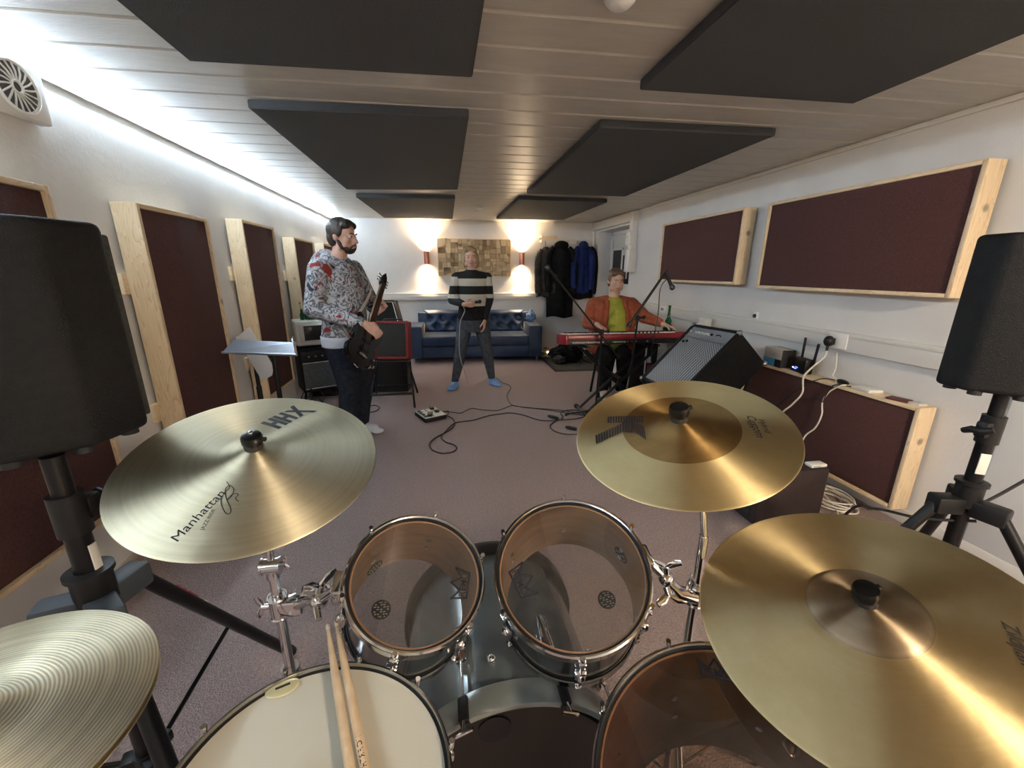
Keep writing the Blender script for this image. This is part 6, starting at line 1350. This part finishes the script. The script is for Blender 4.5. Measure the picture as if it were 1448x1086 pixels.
for s in (1, -1):
    h_, k_, a_ = gk[s]; limb(j, [h_ - Z * .03, h_.lerp(k_, .5), k_, k_.lerp(a_, .5), a_ + Z * .02], [.112, .102, .082, .075, .066])
sculpt('trousers', j, M['navy'], gt, .009, 4)
for s in (1, -1):
    a_ = gk[s][2]; j = shoe(MB(), a_ - f * .06 - Z * a_.z, a_ + f * .205 - Z * a_.z); limb(j, [a_ + Z * .05, a_ - Z * .02, a_ + f * .13 - Z * .035], [.046, .047, .040]); sculpt('sock', j, M['whitesock'], gt, .007, 3)
# guitar: body by the right hip, neck rising away from the camera
gb = aty(514, 486, 3.14); gh = aty(540, 399, 3.66); na = (gh - gb).normalized(); gf = V((.80, -.52, .22)); gf = (gf - na * gf.dot(na)).normalized(); gs = na.cross(gf)
GT = Matrix((gs, na, gf)).transposed().to_4x4(); GT.translation = gb            # local y along the neck, z out of the front
gu = thing('electric_guitar', 'black electric guitar worn by the hooded player, neck pointing up and away', 'guitar', GT)
out = [(-.02, -.235), (.075, -.225), (.150, -.165), (.165, -.085), (.125, -.015), (.115, .05), (.150, .125), (.165, .20), (.130, .235), (.085, .195), (.05, .14), (.0, .13), (-.05, .135), (-.095, .215), (-.135, .255), (-.160, .215), (-.135, .11), (-.110, .03), (-.125, -.04), (-.165, -.10), (-.160, -.175), (-.105, -.225)]
oc = curve_pts([V((*p, 0)) for p in out + out[:1]], 3)[:-1]; oc = [p * .86 for p in oc]
mb = MB(); mb.prism([(p.x, p.y) for p in oc], -.022, .022); bmesh.ops.bevel(mb.bm, geom=[e for e in mb.bm.edges if abs(e.verts[0].co.z - e.verts[1].co.z) < 1e-5], offset=.006, segments=2, affect='EDGES'); mb.build('guitar_body', M['guitar'], gu)
nl_ = (gh - gb).length - .05
mb = MB(); mb.tube([(0, .08, .018), (0, nl_, .010)], [.026, .021], 12, True, .55, (0, 0, 1)); mb.build('neck', M['maple'], gu)
mb = MB(); mb.prism([(-.026, .03), (.026, .03), (.021, nl_), (-.021, nl_)], .026, .032); mb.build('fretboard', M['rosewood'], gu)
hs = MB(); hs.prism([(-.021, nl_), (.021, nl_), (.040, nl_ + .03), (.030, nl_ + .12), (.004, nl_ + .165), (-.026, nl_ + .10), (-.034, nl_ + .03)], -.002, .014); hso = hs.build('headstock', M['guitar'], gu)
for k in range(3):
    for s in (-1, 1): MB().cyl((s * .03, nl_ + .03 + k * .035, .006), (s * .052, nl_ + .03 + k * .035, .006), .005, n=8).ball((s * .056, nl_ + .03 + k * .035, .006), (.008, .006, .008), n=8).build('tuning_peg', M['chrome'], hso)
for yy in (-.06, .02): MB().cbox((0, yy, .026), (.075, .03, .012), .004).build('pickup', M['black'], gu)
MB().cbox((0, -.12, .028), (.08, .02, .014), .003).build('bridge', M['chrome'], gu)
for k in range(6): MB().cyl((-.018 + k * .0072, -.12, .037), (-.015 + k * .006, nl_ + .02, .034), .0008, n=5).build('string', M['steel'], gu)
for p in ((.10, -.10), (.115, -.15), (.085, -.17)): MB().lathe([(0, .040), (.009, .040), (.010, .022), (0, .022)], 14, tr(p[0], p[1], 0)).build('knob', M['chrome'], gu)
MB().cyl((0, -.205, 0), (0, -.218, 0), .007, n=12).build('strap_button', M['chrome'], gu)
pin = GT @ V((0, -.205, -.01)); sp = [pin, aty(503, 490, 3.22), aty(497, 481, 3.235), aty(484, 460, 3.26), aty(470, 437, 3.34), Q(-.17, .02, 1.22), Q(-.15, -.10, 1.38), Q(-.02, -.13, 1.50), Q(.13, -.10, 1.38), Q(.19, -.12, 1.25), GT @ V((-.11, .19, -.02))]
MB().tube(curve_pts(sp, 6), .024, 8, True, .12, (f.x, f.y, .4)).build('strap', M['strapw'], gu, world=True)

# ---------------------------------------------------------------- keyboard player
KP = tr(1.84, 4.30, 0)
kp_ = thing('person', 'person in rust cardigan and lime top seated at the red keyboard', 'person', KP)
f = V((-.05, -1, 0)).normalized(); rt = f.cross(Z); o = V((1.885, 4.32, 0)); Q = lambda a, r, z: o + f * a + rt * r + Z * z   # rt: the player's right, left in the picture
b = MB()
trunk(b, [(Q(0, 0, .52), .17, .14), (Q(.0, 0, .66), .18, .14), (Q(.01, 0, .86), .17, .135), (Q(.01, 0, 1.0), .18, .12), (Q(0, 0, 1.08), .15, .09), (Q(0, 0, 1.14), .07, .06)], f)
limb(b, [Q(.0, 0, 1.09), Q(.03, 0, 1.21)], [.058, .054])
rs, re, rw = Q(.0, .215, 1.055), Q(.10, .300, .86), aty(845, 464, 3.98); rw.z = .872
ls, le, lwv = Q(.0, -.215, 1.055), Q(.16, -.31, .93), aty(938, 462, 3.95)
lwv.z = .872
limb(b, [rs, re, rw], [.055, .042, .028]); limb(b, [ls, le, lwv], [.055, .042, .028])
kk = {1: (Q(.02, .10, .555), Q(.42, .12, .50), Q(.33, .115, .09)), -1: (Q(.02, -.10, .555), Q(.42, -.10, .50), Q(.24, -.10, .09))}
kk = {1: (Q(.02, .10, .555), aty(862, 478, 3.97), flo(852, 562)), -1: (Q(.02, -.10, .555), aty(887, 480, 3.98), flo(876, 562))}
kk[1][1].z = .515; kk[-1][1].z = .515; kk[1][2].z = .10; kk[-1][2].z = .10
for s in (1, -1):
    h_, k_, a_ = kk[s]; limb(b, [h_, k_, a_, a_ + f * .12 - Z * .06], [.085, .058, .038, .03])
hand(b, rw, (.35, -.85, -.30), (0, -.3, -1), (1, .25, 0), (.35, .5, .4), 1.05)
hand(b, lwv, (.75, -.55, -.30), (0, -.3, -1), (-.6, -.75, 0), (.35, .5, .4), 1.05)
late = head(b, kp_, Q(.045, 0, 1.305), f + V((0, 0, -.12)), (0, 0, 1), 1.06, 'hair_m')
sculpt('body', b, M['skin'], kp_, .0065, 3); late()
j = MB(); trunk(j, [(Q(.0, 0, .56), .185, .165), (Q(.02, 0, .68), .205, .180), (Q(.03, 0, .86), .198, .170), (Q(.02, 0, 1.0), .192, .142), (Q(.0, 0, 1.09), .140, .100), (Q(.0, 0, 1.135), .078, .072)], f); sculpt('top', j, M['tee'], kp_, .009, 5)
# cardigan: sleeves, back and two open fronts
j = MB(); limb(j, [rs, re, rw - (rw - re).normalized() * .05], [.078, .070, .048]); limb(j, [ls, le, lwv - (lwv - le).normalized() * .05], [.078, .070, .048])
for s in (1, -1):
    limb(j, [Q(.0, s * .16, 1.075), Q(.02, s * .085, 1.115)], [.065, .040]); 
    for z_, a_, w_ in ((1.03, .075, .150), (.95, .085, .165), (.86, .09, .172), (.76, .085, .175), (.66, .08, .178), (.58, .07, .178)):
        w_ += .016; j.ball(Q(a_, s * w_, z_), (.055, .085, .075), None, 16); j.ball(Q(a_ - .10, s * (w_ + .012), z_), (.045, .085, .075), None, 16)
    limb(j, [Q(.095, s * .095, 1.09), Q(.150, s * .115, .98), Q(.168, s * .125, .82), Q(.16, s * .125, .66)], [.026, .026, .026, .026])
trunk(j, [(Q(-.10, 0, .54), .17, .075), (Q(-.10, 0, .9), .17, .075), (Q(-.07, 0, 1.08), .14, .06), (Q(-.05, 0, 1.13), .08, .05)], f)
sculpt('cardigan', j, M['orange'], kp_, .009, 4)
j = MB(); trunk(j, [(Q(.0, 0, .505), .175, .155), (Q(.0, 0, .60), .180, .155)], f)
for s in (1, -1):
    h_, k_, a_ = kk[s]; limb(j, [h_, h_.lerp(k_, .5), k_, k_.lerp(a_, .5), a_ + Z * .02], [.10, .09, .076, .070, .062])
sculpt('trousers', j, M['blackcloth'], kp_, .009, 4)
for s in (1, -1):
    a_ = kk[s][2]; j = shoe(MB(), a_ - f * .06 - Z * a_.z, a_ + f * .20 - Z * a_.z, w=.045); limb(j, [a_ + Z * .0, a_ - Z * .03], [.044, .046]); sh_ = sculpt('shoe', j, M['shoe'], kp_, .007, 3)
# ================================================================== LIGHT AND COLOUR
def area(name, loc, rot, sx, sy, e, col):
    l = bpy.data.lights.new(name, 'AREA'); l.shape = 'RECTANGLE'; l.size = sx; l.size_y = sy; l.energy = e; l.color = col
    o = bpy.data.objects.new(name, l); COL.objects.link(o); o.matrix_world = Matrix.Translation(loc) @ rot; return o
area('room_lamp', (1.5, -1.2, ZC - .09), Matrix.Identity(4), .3, .3, 46, (1, .84, .64))
w = bpy.data.worlds.new('world'); SC.world = w; w.use_nodes = True; w.node_tree.nodes['Background'].inputs[0].default_value = (.01, .01, .01, 1)
vs = SC.view_settings; vs.view_transform = 'Standard'; vs.look = 'None'; vs.gamma = 1; vs.use_curve_mapping = False; vs.exposure = .92
bpy.context.view_layer.update()
